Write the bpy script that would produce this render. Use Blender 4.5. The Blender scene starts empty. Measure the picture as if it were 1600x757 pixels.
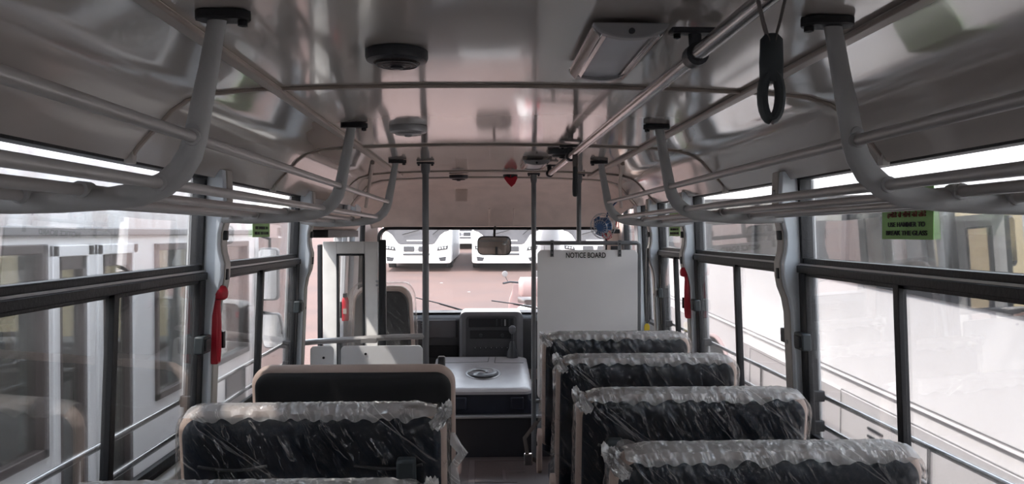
import bpy, bmesh, math, random
from mathutils import Vector, Matrix, noise
C = bpy.context.scene.collection
SC = bpy.context.scene
R = math.radians
random.seed(7)

# ---------------------------------------------------------------- camera
cam_d = bpy.data.cameras.new('camera'); cam = bpy.data.objects.new('camera', cam_d); C.objects.link(cam)
cam_d.sensor_width = 36.0; cam_d.lens = 27.0; cam_d.clip_start = 0.02; cam_d.clip_end = 500
cam.location = (0, 0, 1.6); cam.rotation_euler = (R(90 - 0.645), 0, R(-2.147))
SC.camera = cam
# ---------------------------------------------------------------- sky, sun, exposure
wd = bpy.data.worlds.new('sky'); SC.world = wd; wd.use_nodes = True
nt = wd.node_tree; bg = nt.nodes['Background']
tc = nt.nodes.new('ShaderNodeTexCoord'); sep = nt.nodes.new('ShaderNodeSeparateXYZ')
cr = nt.nodes.new('ShaderNodeValToRGB')
cr.color_ramp.elements[0].position = 0.0; cr.color_ramp.elements[0].color = (1.0, 0.93, 0.86, 1)
cr.color_ramp.elements[1].position = 0.6; cr.color_ramp.elements[1].color = (0.74, 0.85, 1.0, 1)
nt.links.new(tc.outputs['Generated'], sep.inputs[0]); nt.links.new(sep.outputs['Z'], cr.inputs[0])
nt.links.new(cr.outputs[0], bg.inputs['Color']); bg.inputs['Strength'].default_value = 2.6
sd = bpy.data.lights.new('sun', 'SUN'); sd.energy = 4.2; sd.angle = R(1.5); sd.color = (1.0, 0.94, 0.87)
sun = bpy.data.objects.new('sun', sd); C.objects.link(sun); sun.location = (-6, -6, 12)
sun.rotation_euler = Vector((0.50, 0.24, -0.83)).to_track_quat('-Z', 'Y').to_euler()
SC.view_settings.view_transform = 'Standard'; SC.view_settings.look = 'None'
SC.view_settings.gamma = 1.0; SC.view_settings.use_curve_mapping = False
SC.view_settings.exposure = 1.1

# ---------------------------------------------------------------- materials
def mat(name, col, rough=0.5, metal=0.0, bump=None, var=None, coat=0.0, spec=0.5, stretch=None):
    m = bpy.data.materials.new(name); m.use_nodes = True
    n = m.node_tree; p = n.nodes['Principled BSDF']
    p.inputs['Base Color'].default_value = (*col, 1); p.inputs['Roughness'].default_value = rough
    p.inputs['Metallic'].default_value = metal; p.inputs['Specular IOR Level'].default_value = spec
    if coat: p.inputs['Coat Weight'].default_value = coat; p.inputs['Coat Roughness'].default_value = 0.06
    t = n.nodes.new('ShaderNodeTexCoord'); mp = n.nodes.new('ShaderNodeMapping')
    n.links.new(t.outputs['Object'], mp.inputs[0])
    if stretch: mp.inputs['Scale'].default_value = stretch
    # every surface gets a faint procedural variation
    sc, col2, amt = var if var else (9.0, tuple(c * 0.88 for c in col), 1.0)
    ns = n.nodes.new('ShaderNodeTexNoise'); ns.inputs['Scale'].default_value = sc; ns.inputs['Detail'].default_value = 5
    n.links.new(mp.outputs[0], ns.inputs['Vector'])
    rp = n.nodes.new('ShaderNodeValToRGB')
    rp.color_ramp.elements[0].position = 0.38; rp.color_ramp.elements[0].color = (*col, 1)
    rp.color_ramp.elements[1].position = 0.72
    rp.color_ramp.elements[1].color = (*[a * (1 - amt) + b * amt for a, b in zip(col, col2)], 1)
    n.links.new(ns.outputs['Fac'], rp.inputs[0]); n.links.new(rp.outputs[0], p.inputs['Base Color'])
    if bump:
        bn = n.nodes.new('ShaderNodeTexNoise'); bn.inputs['Scale'].default_value = bump[0]
        bn.inputs['Detail'].default_value = bump[3] if len(bump) > 3 else 3
        b = n.nodes.new('ShaderNodeBump'); b.inputs['Strength'].default_value = bump[1]
        b.inputs['Distance'].default_value = bump[2] if len(bump) > 2 else 0.01
        n.links.new(mp.outputs[0], bn.inputs['Vector']); n.links.new(bn.outputs['Fac'], b.inputs['Height'])
        n.links.new(b.outputs[0], p.inputs['Normal'])
    return m

def glass(name, tint, refl=1.0, dust=0.05, dustcol=(.8, .78, .76), rough=0.0):
    m = bpy.data.materials.new(name); m.use_nodes = True; n = m.node_tree; n.nodes.clear()
    o = n.nodes.new('ShaderNodeOutputMaterial')
    tr = n.nodes.new('ShaderNodeBsdfTransparent'); tr.inputs[0].default_value = (*tint, 1)
    gl = n.nodes.new('ShaderNodeBsdfGlossy'); gl.inputs['Roughness'].default_value = rough
    df = n.nodes.new('ShaderNodeBsdfDiffuse'); df.inputs[0].default_value = (*dustcol, 1)
    fr = n.nodes.new('ShaderNodeFresnel'); fr.inputs['IOR'].default_value = 1.4
    mu = n.nodes.new('ShaderNodeMath'); mu.operation = 'MULTIPLY'; mu.inputs[1].default_value = refl
    ns = n.nodes.new('ShaderNodeTexNoise'); ns.inputs['Scale'].default_value = 2.5; ns.inputs['Detail'].default_value = 6
    tcc = n.nodes.new('ShaderNodeTexCoord'); mr = n.nodes.new('ShaderNodeMath'); mr.operation = 'MULTIPLY'
    mr.inputs[1].default_value = dust * 2
    n.links.new(tcc.outputs['Object'], ns.inputs[0]); n.links.new(ns.outputs['Fac'], mr.inputs[0])
    tl = n.nodes.new('ShaderNodeBsdfTranslucent'); tl.inputs[0].default_value = (*dustcol, 1)
    dx = n.nodes.new('ShaderNodeMixShader'); n.links.new(df.outputs[0], dx.inputs[1]); n.links.new(tl.outputs[0], dx.inputs[2])
    a = n.nodes.new('ShaderNodeMixShader'); b = n.nodes.new('ShaderNodeMixShader')
    n.links.new(mr.outputs[0], a.inputs[0]); n.links.new(tr.outputs[0], a.inputs[1]); n.links.new(dx.outputs[0], a.inputs[2])
    n.links.new(fr.outputs[0], mu.inputs[0]); n.links.new(mu.outputs[0], b.inputs[0])
    n.links.new(a.outputs[0], b.inputs[1]); n.links.new(gl.outputs[0], b.inputs[2])
    n.links.new(b.outputs[0], o.inputs[0])
    return m

def film(name, white=0.014, glos=0.04, streak=.30):
    m = bpy.data.materials.new(name); m.use_nodes = True; n = m.node_tree; n.nodes.clear(); N = n.nodes.new; L = n.links.new
    o = N('ShaderNodeOutputMaterial')
    tr = N('ShaderNodeBsdfTransparent'); tr.inputs[0].default_value = (.98, .98, .98, 1)
    gl = N('ShaderNodeBsdfGlossy'); gl.inputs['Roughness'].default_value = 0.09
    df = N('ShaderNodeBsdfDiffuse'); df.inputs[0].default_value = (.85, .83, .82, 1)
    tl = N('ShaderNodeBsdfTranslucent'); tl.inputs[0].default_value = (.9, .88, .86, 1)
    t = N('ShaderNodeTexCoord')
    masks = []
    for ang, sc, st in ((40, 26, .10), (52, 15, .07), (25, 44, .16)):      # thin white streaks painted as crease highlights, in three directions
        mp = N('ShaderNodeMapping'); mp.inputs['Rotation'].default_value = (0, R(ang), 0); L(t.outputs['Object'], mp.inputs[0])
        m2 = N('ShaderNodeMapping'); m2.inputs['Scale'].default_value = (1, .6, st); L(mp.outputs[0], m2.inputs[0])
        ns = N('ShaderNodeTexNoise'); ns.inputs['Scale'].default_value = sc; ns.inputs['Detail'].default_value = 3; ns.inputs['Distortion'].default_value = .25
        L(m2.outputs[0], ns.inputs['Vector'])
        rp = N('ShaderNodeValToRGB'); e = rp.color_ramp.elements; e[0].position = .635; e[0].color = (0, 0, 0, 1); e[1].position = .65; e[1].color = (1, 1, 1, 1)
        q = e.new(.665); q.color = (0, 0, 0, 1); L(ns.outputs['Fac'], rp.inputs[0]); masks.append((rp.outputs[0], ns.outputs['Fac']))
    mx = N('ShaderNodeMath'); mx.operation = 'MAXIMUM'; L(masks[0][0], mx.inputs[0]); L(masks[1][0], mx.inputs[1])
    my = N('ShaderNodeMath'); my.operation = 'MAXIMUM'; L(mx.outputs[0], my.inputs[0]); L(masks[2][0], my.inputs[1])
    sc_ = N('ShaderNodeMath'); sc_.operation = 'MULTIPLY_ADD'; sc_.inputs[1].default_value = streak; sc_.inputs[2].default_value = white; L(my.outputs[0], sc_.inputs[0])
    ad = N('ShaderNodeMath'); ad.operation = 'ADD'; L(masks[0][1], ad.inputs[0]); L(masks[2][1], ad.inputs[1])
    bp = N('ShaderNodeBump'); bp.inputs['Strength'].default_value = .8; bp.inputs['Distance'].default_value = .03
    L(ad.outputs[0], bp.inputs['Height']); L(bp.outputs[0], gl.inputs['Normal'])
    dm = N('ShaderNodeMixShader'); dm.inputs[0].default_value = .35; L(df.outputs[0], dm.inputs[1]); L(tl.outputs[0], dm.inputs[2])
    a = N('ShaderNodeMixShader'); c = N('ShaderNodeMixShader')
    L(sc_.outputs[0], a.inputs[0]); L(tr.outputs[0], a.inputs[1]); L(dm.outputs[0], a.inputs[2])
    fr = N('ShaderNodeFresnel'); fr.inputs['IOR'].default_value = 1.5; f2 = N('ShaderNodeMath'); f2.operation = 'MULTIPLY_ADD'
    f2.inputs[1].default_value = .5; f2.inputs[2].default_value = glos*.4; L(fr.outputs[0], f2.inputs[0])
    L(f2.outputs[0], c.inputs[0]); L(a.outputs[0], c.inputs[1]); L(gl.outputs[0], c.inputs[2]); L(c.outputs[0], o.inputs[0])
    return m

def curtain(name, col):
    m = mat(name, col, .8, bump=(6, .8, .03), stretch=(1, 6, .2)); n = m.node_tree; p = n.nodes['Principled BSDF']; o = n.nodes['Material Output']
    tl = n.nodes.new('ShaderNodeBsdfTranslucent'); tl.inputs[0].default_value = (*col, 1); x = n.nodes.new('ShaderNodeMixShader'); x.inputs[0].default_value = .55
    n.links.new(p.outputs[0], x.inputs[1]); n.links.new(tl.outputs[0], x.inputs[2]); n.links.new(x.outputs[0], o.inputs[0]); return m

M = {}
M['ceil'] = mat('glossy_cream_laminate', (.50, .455, .425), .13, bump=(2.0, .55, .02, 1), coat=.6, stretch=(1.9, .55, 1.9), var=(1.5, (.48, .435, .405), 1))
M['header'] = mat('matt_beige_moulding', (.68, .54, .48), .42, bump=(60, .1))
M['bead'] = mat('beading_strip', (.36, .30, .26), .35)
M['wall'] = mat('grey_wall_laminate', (.42, .42, .43), .35)
M['pillar'] = mat('pale_pillar_enamel', (.72, .78, .84), .3, coat=.3)
M['pillart'] = mat('beige_pillar_edge', (.52, .49, .46), .4)
M['black'] = mat('black_rubber', (.008, .009, .012), .5, bump=(80, .15))
M['alub'] = mat('brown_anodised_aluminium', (.10, .075, .07), .3, metal=.6)
M['blackp'] = mat('black_plastic', (.03, .033, .04), .35, bump=(150, .1))
M['greyrack'] = mat('grey_rack_plastic', (.45, .45, .45), .42, bump=(120, .06))
M['tube'] = mat('grey_coated_tube', (.48, .46, .45), .3, metal=.25)
M['chrome'] = mat('brushed_steel', (.55, .54, .54), .2, metal=1.0)
M['gpole'] = mat('grey_painted_pole', (.17, .175, .185), .35, coat=.2)
M['grip'] = mat('dark_grey_grip', (.045, .055, .06), .5)
M['strap'] = mat('grey_webbing', (.17, .15, .14), .8, bump=(200, .4))
M['vinyl'] = mat('black_vinyl', (.006, .011, .022), .5, bump=(7, .3, .02), spec=.22)
M['vinyl2'] = mat('plain_black_fabric', (.012, .012, .014), .7)
M['beige'] = mat('beige_vinyl', (.46, .35, .30), .5, bump=(40, .12))
M['frame'] = mat('seat_frame_blue_grey', (.10, .13, .17), .35, metal=.3)
M['film'] = film('clear_plastic_film')
M['filmw'] = film('bunched_plastic_film', .42, .2, .4)
M['glass'] = glass('window_glass', (.97, .975, .98), .55, .022)
M['wglass'] = glass('windscreen_glass', (.97, .97, .97), .3, .015)
M['dglass'] = glass('neighbour_bus_glass', (.62, .64, .64), .55, .10, (.55, .53, .5))
M['sglass'] = glass('door_glass', (.80, .77, .75), .7, .06)
M['floor'] = mat('brown_speckled_vinyl', (.085, .062, .060), .45, var=(120, (.12, .09, .085), 1))
M['floor2'] = mat('floor_strip', (.13, .10, .098), .4)
M['floor3'] = mat('floor_hatch_vinyl', (.075, .052, .05), .4, var=(120, (.11, .08, .075), 1))
M['riser'] = mat('dark_riser_vinyl', (.025, .025, .03), .5)
M['white'] = mat('white_door_enamel', (.80, .78, .75), .3, coat=.3)
M['board'] = mat('white_board', (.90, .89, .89), .3, var=(3, (.87, .86, .86), 1))
M['dash'] = mat('dark_grey_dash_plastic', (.055, .056, .063), .38, bump=(150, .12))
M['dash2'] = mat('charcoal_console_trim', (.13, .13, .14), .32)
M['cover'] = mat('grey_engine_lid', (.46, .44, .45), .27, bump=(90, .06))
M['coverd'] = mat('navy_engine_case', (.022, .026, .042), .45)
M['red'] = mat('red_plastic', (.52, .012, .03), .4)
M['redc'] = mat('red_cloth', (.55, .02, .04), .8, bump=(60, .4))
M['green'] = mat('green_sticker', (.24, .46, .13), .5)
M['ink'] = mat('black_ink', (.012, .012, .012), .6)
M['inkr'] = mat('red_brown_ink', (.22, .04, .02), .6)
M['blue'] = mat('blue_fan_plastic', (.035, .10, .24), .4)
M['silver'] = mat('silver_grille', (.42, .42, .43), .35, metal=.5)
M['lens'] = mat('frosted_lens', (.50, .51, .55), .3)
M['grille'] = mat('speaker_grille', (.05, .035, .032), .5, bump=(300, .5))
M['mirror'] = mat('mirror_silver', (.85, .85, .85), .03, metal=1.0, var=(5, (.84, .84, .84), 1))
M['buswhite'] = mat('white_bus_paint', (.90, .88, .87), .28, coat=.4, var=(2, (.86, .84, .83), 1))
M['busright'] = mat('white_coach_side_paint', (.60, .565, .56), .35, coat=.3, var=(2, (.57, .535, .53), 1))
M['busdirty'] = mat('dusty_white_paint', (.78, .76, .75), .45, var=(5, (.46, .38, .35), 1), stretch=(1, 1.6, .28))
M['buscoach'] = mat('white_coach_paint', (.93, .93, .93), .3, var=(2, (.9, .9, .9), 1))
M['busgrey'] = mat('grey_bus_trim', (.20, .19, .19), .4)
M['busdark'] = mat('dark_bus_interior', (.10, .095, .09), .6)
M['cream'] = curtain('cream_curtain', (.80, .70, .46))
M['teal'] = curtain('teal_curtain', (.22, .42, .40))
M['lcurt'] = curtain('pale_curtain', (.70, .71, .68))
M['brown'] = mat('brown_frame', (.07, .05, .048), .4)
M['dirt'] = mat('red_brown_ground', (.098, .052, .041), .9, var=(.5, (.072, .042, .036), 1), bump=(25, .5, .02, 6))
M['tyre'] = mat('tyre_rubber', (.02, .02, .02), .8)
M['lamp'] = mat('headlamp_glass', (.035, .035, .04), .6)
M['cgrille'] = mat('coach_grille', (.06, .06, .065), .5)
M['wscreen'] = mat('coach_windscreen', (.10, .10, .11), .35, coat=.1)
M['pink'] = mat('pink_paint', (.34, .23, .22), .35)
M['yellow'] = mat('yellow_plastic', (.75, .55, .04), .5)
M['a_orange'] = mat('sunlit_peach_trim', (.55, .40, .33), .5)  # beige pillar trim with the orange of sunlight put into its colour
M['paper'] = mat('paper', (.5, .45, .42), .8)

# ---------------------------------------------------------------- mesh builder
class MB:
    def __init__(s, fmap=None): s.v = []; s.f = []; s.m = fmap
    def add(s, vs, fs):
        n = len(s.v)
        for p in vs: s.v.append(tuple(s.m(*p)) if s.m else tuple(p))
        for f in fs: s.f.append([i + n for i in f])
        return s
    def box(s, x0, x1, y0, y1, z0, z1):
        s.add([(x0,y0,z0),(x1,y0,z0),(x1,y1,z0),(x0,y1,z0),(x0,y0,z1),(x1,y0,z1),(x1,y1,z1),(x0,y1,z1)],
              [(0,3,2,1),(4,5,6,7),(0,1,5,4),(1,2,6,5),(2,3,7,6),(3,0,4,7)]); return s
    def sweep(s, pts, ra, rb=None, seg=12, up=(0, 1, 0), caps=True, radii=None):
        """elliptic tube; ra along the side direction, rb along 'up'"""
        rb = ra if rb is None else rb; P = [Vector(p) for p in pts]; up = Vector(up); vs = []; n = len(P)
        for i, p in enumerate(P):
            t = (P[min(i+1, n-1)] - P[max(i-1, 0)]).normalized()
            u = up - t * up.dot(t)
            if u.length < 1e-4: u = Vector((1, 0, 0)) - t * t.x
            u.normalize(); w = t.cross(u); k = radii[i] if radii else 1
            for j in range(seg):
                a = 2 * math.pi * j / seg
                vs.append(p + w * (math.cos(a) * ra * k) + u * (math.sin(a) * rb * k))
        fs = [(i*seg+j, i*seg+(j+1) % seg, (i+1)*seg+(j+1) % seg, (i+1)*seg+j) for i in range(n-1) for j in range(seg)]
        if caps: fs += [tuple(range(seg))[::-1], tuple((n-1)*seg+j for j in range(seg))]
        return s.add(vs, fs)
    def tube(s, a, b, r, seg=12): return s.sweep([a, b], r, seg=seg, up=(0, 0, 1))
    def lathe(s, prof, c=(0, 0, 0), axis='z', seg=32, sx=1.0, sy=1.0):
        vs = []; k = len(prof)
        for r, h in prof:
            for j in range(seg):
                a = 2 * math.pi * j / seg; p = (math.cos(a)*r*sx, math.sin(a)*r*sy, h)
                if axis == 'y': p = (p[0], p[2], p[1])
                if axis == 'x': p = (p[2], p[0], p[1])
                vs.append((p[0]+c[0], p[1]+c[1], p[2]+c[2]))
        fs = [(i*seg+j, i*seg+(j+1) % seg, (i+1)*seg+(j+1) % seg, (i+1)*seg+j) for i in range(k-1) for j in range(seg)]
        fs += [tuple(range(seg)), tuple((k-1)*seg+j for j in range(seg))]
        return s.add(vs, fs)
    def torus(s, c, Rr, r, axis='z', seg=32, s2=8, sx=1, sy=1):
        vs = []
        for i in range(seg):
            a = 2*math.pi*i/seg
            for j in range(s2):
                b = 2*math.pi*j/s2; q = Rr + r*math.cos(b); p = (q*math.cos(a)*sx, q*math.sin(a)*sy, r*math.sin(b))
                if axis == 'y': p = (p[0], p[2], p[1])
                if axis == 'x': p = (p[2], p[0], p[1])
                vs.append((p[0]+c[0], p[1]+c[1], p[2]+c[2]))
        return s.add(vs, [(i*s2+j, i*s2+(j+1) % s2, ((i+1) % seg)*s2+(j+1) % s2, ((i+1) % seg)*s2+j) for i in range(seg) for j in range(s2)])
    def prism(s, poly, h0, h1, plane='xz'):
        """extrude a polygon; plane 'xz' extrudes along y, 'xy' along z, 'yz' along x"""
        f = {'xz': lambda a, b, h: (a, h, b), 'xy': lambda a, b, h: (a, b, h), 'yz': lambda a, b, h: (h, a, b)}[plane]
        n = len(poly); vs = [f(a, b, h0) for a, b in poly] + [f(a, b, h1) for a, b in poly]
        return s.add(vs, [tuple(range(n)), tuple(range(n, 2*n))[::-1]] + [(i, (i+1) % n, n+(i+1) % n, n+i) for i in range(n)])
    def loft(s, rings, caps=True, closed=True):
        n = len(rings[0]); vs = [p for r in rings for p in r]; lim = n if closed else n-1
        fs = [(i*n+j, i*n+(j+1) % n, (i+1)*n+(j+1) % n, (i+1)*n+j) for i in range(len(rings)-1) for j in range(lim)]
        if caps: fs += [tuple(range(n))[::-1], tuple((len(rings)-1)*n+j for j in range(n))]
        return s.add(vs, fs)
    def build(s, name, m, parent=None, bevel=0, smooth=True, seg=2, **props):
        me = bpy.data.meshes.new(name); me.from_pydata(s.v, [], s.f); me.validate()
        bm = bmesh.new(); bm.from_mesh(me); bmesh.ops.recalc_face_normals(bm, faces=bm.faces); bm.to_mesh(me); bm.free()
        me.materials.append(M[m] if isinstance(m, str) else m)
        if smooth: me.shade_smooth(); me.set_sharp_from_angle(angle=R(38))
        o = bpy.data.objects.new(name, me); C.objects.link(o)
        if parent: o.parent = parent
        if bevel:
            b = o.modifiers.new('bevel', 'BEVEL'); b.width = bevel; b.segments = seg; b.limit_method = 'ANGLE'; b.angle_limit = R(35)
        for k, v in props.items(): o[k] = v
        return o

def rr(w, h, r, n=6, rb=None):
    """rounded rectangle centred on 0; rb: radius of the two bottom corners"""
    rb = r if rb is None else rb; pts = []
    for cx, cy, a0, q in ((w/2, h/2, 0, r), (-w/2, h/2, 90, r), (-w/2, -h/2, 180, rb), (w/2, -h/2, 270, rb)):
        q = max(q, 1e-4); sx = -1 if cx > 0 else 1; sy = -1 if cy > 0 else 1
        for i in range(n+1):
            a = R(a0 + 90*i/n); pts.append((cx + sx*q + q*math.cos(a), cy + sy*q + q*math.sin(a)))
    return pts
def thing(name, label, cat, loc=(0, 0, 0), group=None, rot=(0, 0, 0)):
    o = bpy.data.objects.new(name, None); o.empty_display_size = .05; C.objects.link(o); o.location = loc; o.rotation_euler = rot
    tag(o, label, cat, group); return o
def tag(o, label, cat, group=None):
    o['label'] = label; o['category'] = cat
    if group: o['group'] = group
    return o
def struct(name, loc=(0, 0, 0), label=None):
    o = bpy.data.objects.new(name, None); o.empty_display_size = .05; C.objects.link(o); o.location = loc; o['kind'] = 'structure'
    if label: o['label'] = label
    return o
def text_mesh(s, name, m, parent, width, height, mtx, depth=.0008):
    cu = bpy.data.curves.new(name, 'FONT'); cu.body = s; cu.align_x = 'CENTER'; cu.align_y = 'CENTER'; cu.extrude = .003
    cu.offset = .016
    t = bpy.data.objects.new('tmp_text', cu); C.objects.link(t); bpy.context.view_layer.update()
    me = bpy.data.meshes.new_from_object(t.evaluated_get(bpy.context.evaluated_depsgraph_get()))
    bpy.data.objects.remove(t)
    xs = [v.co.x for v in me.vertices]; ys = [v.co.y for v in me.vertices]
    if not xs: return None
    cx = (min(xs)+max(xs))/2; cy = (min(ys)+max(ys))/2; sx = width/(max(xs)-min(xs)); sy = height/(max(ys)-min(ys))
    for v in me.vertices: v.co = mtx @ Vector(((v.co.x-cx)*sx, (v.co.y-cy)*sy, v.co.z*depth/.003))
    me.materials.clear(); me.materials.append(M[m]); me.name = name
    o = bpy.data.objects.new(name, me); C.objects.link(o); o.parent = parent; return o
def copy_tree(o, parent=None):
    c = o.copy(); C.objects.link(c); c.parent = parent
    for ch in list(o.children): copy_tree(ch, c)
    return c

# ---------------------------------------------------------------- the bus shell
XC = .085                      # centre line of the bus
HW = [(.0, 1.155), (.1, 1.15), (.83, 1.125), (1.45, 1.10), (1.8, 1.085), (2.2, 1.07)]
def hw(z):
    for (a, b), (c, d) in zip(HW, HW[1:]):
        if z <= c: return b + (d-b)*(z-a)/(c-a)
    return HW[-1][1]
def side(sg): return lambda off, y, z: (XC + sg*(hw(z) + off), y, z)   # off > 0 is outwards
YB, YF = -2.9, 6.5
SILL, TOP = .83, 1.810
TRS = {-1: (1.434, 1.488), 1: (1.455, 1.508)}     # the left and right transoms sit at slightly different heights
PIL = [-2.84, -1.43, -.02, 1.40, 2.80, 4.21]     # near face of each pillar; a pillar is 8 cm long
PW = .085
PROF = [(0, 2.012), (.25, 2.010), (.5, 2.004), (.7, 1.996), (.82, 1.985), (.89, 1.966), (.935, 1.935), (.965, 1.90), (1.0, 1.865), (1.03, 1.83), (1.05, 1.80)]
full = [(-a, b) for a, b in PROF[::-1]] + PROF[1:]

# ceiling: curved laminate, extruded, with a roof skin over it
ce = MB()
yy = [YB, -1.43, 0, .72, 1.4, 2.13, 2.85, 3.55, 4.3, 5.05, 5.7]
rings = []
for y in yy:
    rings.append([(XC+a, y, b) for a, b in full] + [(XC+a*1.10, y, b+.05) for a, b in full[::-1]])
ce.loft(rings)
ceiling = ce.build('ceiling', 'ceil', kind='structure')
# ceiling joins and beads
for i, y in enumerate([.72, 2.13, 3.55, 5.05]):
    t = MB()
    pts = [(XC+a, y, b-.002) for a, b in full]
    t.sweep(pts, .007, .011, seg=8, up=(0, 1, 0))
    o = t.build('cross_bead', 'bead', ceiling)
    for sg in (-1, 1):
        MB().box(XC+sg*1.045-.012, XC+sg*1.045+.012, y-.013, y+.013, 1.79, 1.83).build('end_clip', 'pillart', o, bevel=.003)
t = MB(); pts = [(XC+a, 5.62, b-.002) for a, b in full]; t.sweep(pts, .005, .007, seg=8); t.build('cross_bead', 'bead', ceiling)
for sg in (-1, 1):
    MB().box(XC+sg*.65-.017, XC+sg*.65+.017, YB, 5.3, 1.985, 1.998).build('long_bead', 'bead', ceiling, bevel=.005)
    MB().sweep([(XC+sg*.70, 4.3, 1.99), (XC+sg*.86, 5.3, 1.965), (XC+sg*.98, 5.9, 1.80)], .012, .008, seg=8, up=(0, 0, 1)).build('corner_bead', 'bead', ceiling)

# front header moulding: sweeps from the ceiling down to the windscreen
hd = MB(); rings = []
for k in range(13):
    a = R(90*k/12); y = 5.7 + .74*math.sin(a); q = 1-math.cos(a)
    rings.append([(XC+x*(1-.03*q), y, (z*(1-q) + (1.640+(z-1.8)*.08)*q)) for x, z in full])
hd.loft(rings, caps=False, closed=False)
o = hd.build('trim_1', 'header', kind='structure'); o['label'] = 'beige moulded header over the windscreen'
sm = o.modifiers.new('sol', 'SOLIDIFY'); sm.thickness = .02; sm.offset = 1
MB().box(XC-.30, XC-.20, 5.90, 5.93, 1.84, 1.94).build('header_reflection', 'header', o, bevel=.01)  # raised square standing in for a pale reflection on the header
for x in (.05, .25):
    MB().sweep([(x, 6.28, 1.80), (x, 6.38, 1.73), (x, 6.42, 1.66)], .008, .004, seg=8, up=(0, 0, 1)).build('rib', 'header', o)

def holes_wall(fmap, o0, o1, ys, zs, holes):
    """grid wall with rectangular holes; holes = [(y0,y1,z0,z1)]"""
    ys = sorted(set(ys + [h[0] for h in holes] + [h[1] for h in holes])); zs = sorted(set(zs + [h[2] for h in holes] + [h[3] for h in holes]))
    w = MB(fmap)
    for a, b in zip(ys, ys[1:]):
        run = None
        for c, d in list(zip(zs, zs[1:])) + [(None, None)]:
            solid = c is not None and not any(h[0] < (a+b)/2 < h[1] and h[2] < (c+d)/2 < h[3] for h in holes)
            if solid: run = (run[0], d) if run else (c, d)
            elif run:
                w.box(o0, o1, a, b, run[0], run[1]); run = None
    return w

WIN = {}
for sg, nm in ((-1, 'left'), (1, 'right')):
    spans = [(PIL[i]+PW, PIL[i+1], SILL, TOP) for i in range(5)]
    if sg < 0: extra = [(4.34, 5.52, .1, 1.60), (5.62, 5.80, .95, TOP), (6.02, 6.40, .95, TOP)]
    else: extra = [(PIL[5]+PW, 5.08, SILL, TOP), (5.17, 5.62, .95, TOP), (5.75, 6.35, .95, TOP)]
    holes_wall(side(sg), .047, .053, [YB, YF], [-.35, .1, .83, 1.45, 1.98], spans + extra).build('trim_%d' % (5 + (sg > 0)), 'buswhite', kind='structure', smooth=False)['label'] = 'outer white skin of the %s side, added to bounce daylight' % nm  # white outside layer added to bounce light onto the buses alongside
    w = holes_wall(side(sg), -.005, .045, [YB, YF], [-.35, .1, .83, 1.45, 1.86], spans + extra)
    wall = w.build('wall_'+nm, 'wall', kind='structure', smooth=False)
    WIN[nm] = (wall, spans, extra)
    # lower ledge, white, under the windows
    MB(side(sg)).box(-.055, -.006, YB, 4.2, SILL-.03, SILL).build('ledge', 'white', wall, bevel=.006)
    MB(side(sg)).box(-.012, .03, YB, 4.2, SILL, SILL+.022).build('sill_rubber', 'black', wall)
    # pillars: wide above the transom, slimmer below, with a moulded edge
    for i, y in enumerate(PIL[1:] + ([5.08] if sg > 0 else [])):
        p = MB(side(sg))
        prof = [(.02, SILL), (-.040, SILL), (-.042, 1.30), (-.050, 1.355), (-.066, 1.40), (-.072, 1.44), (-.072, 1.49), (-.060, 1.53), (-.056, 1.56), (-.056, 1.60), (-.068, 1.66), (-.072, 1.74), (-.064, 1.83), (.02, 1.83)]
        n = len(prof)
        p.add([(a, y, b) for a, b in prof] + [(a, y+PW-.012, b) for a, b in prof],
              [tuple(range(n)), tuple(range(n, 2*n))[::-1]] + [(k, (k+1) % n, n+(k+1) % n, n+k) for k in range(n)])
        pl = p.build('pillar', 'pillar', wall, bevel=.004)
        e = MB(side(sg)); q = [(a-.006, b) for a, b in prof[1:-1]]; q2 = [(a+.003, b) for a, b in prof[1:-1]]
        poly = q + q2[::-1]; n = len(poly)
        e.add([(a, y+.03, b) for a, b in poly] + [(a, y+PW, b) for a, b in poly],
              [tuple(range(n)), tuple(range(n, 2*n))[::-1]] + [(k, (k+1) % n, n+(k+1) % n, n+k) for k in range(n)])
        e.build('pillar_edge', 'pillart', pl, bevel=.003)
        MB(side(sg)).box(-.083, -.075, y+.035, y+.055, 1.43, 1.47).build('clip', 'black', pl, bevel=.002)
        MB(side(sg)).box(-.076, -.060, y+.035, y+.055, 1.575, 1.61).build('clip', 'black', pl, bevel=.002)
        MB(side(sg)).lathe([(.001, -.052), (.008, -.052), (.008, -.044)], (0, y+.055, 1.19), axis='x', seg=12).build('screw', 'silver', pl)
        MB(side(sg)).lathe([(.001, -.082), (.008, -.082), (.008, -.07)], (0, y+.055, 1.755), axis='x', seg=12).build('screw', 'silver', pl)

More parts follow.
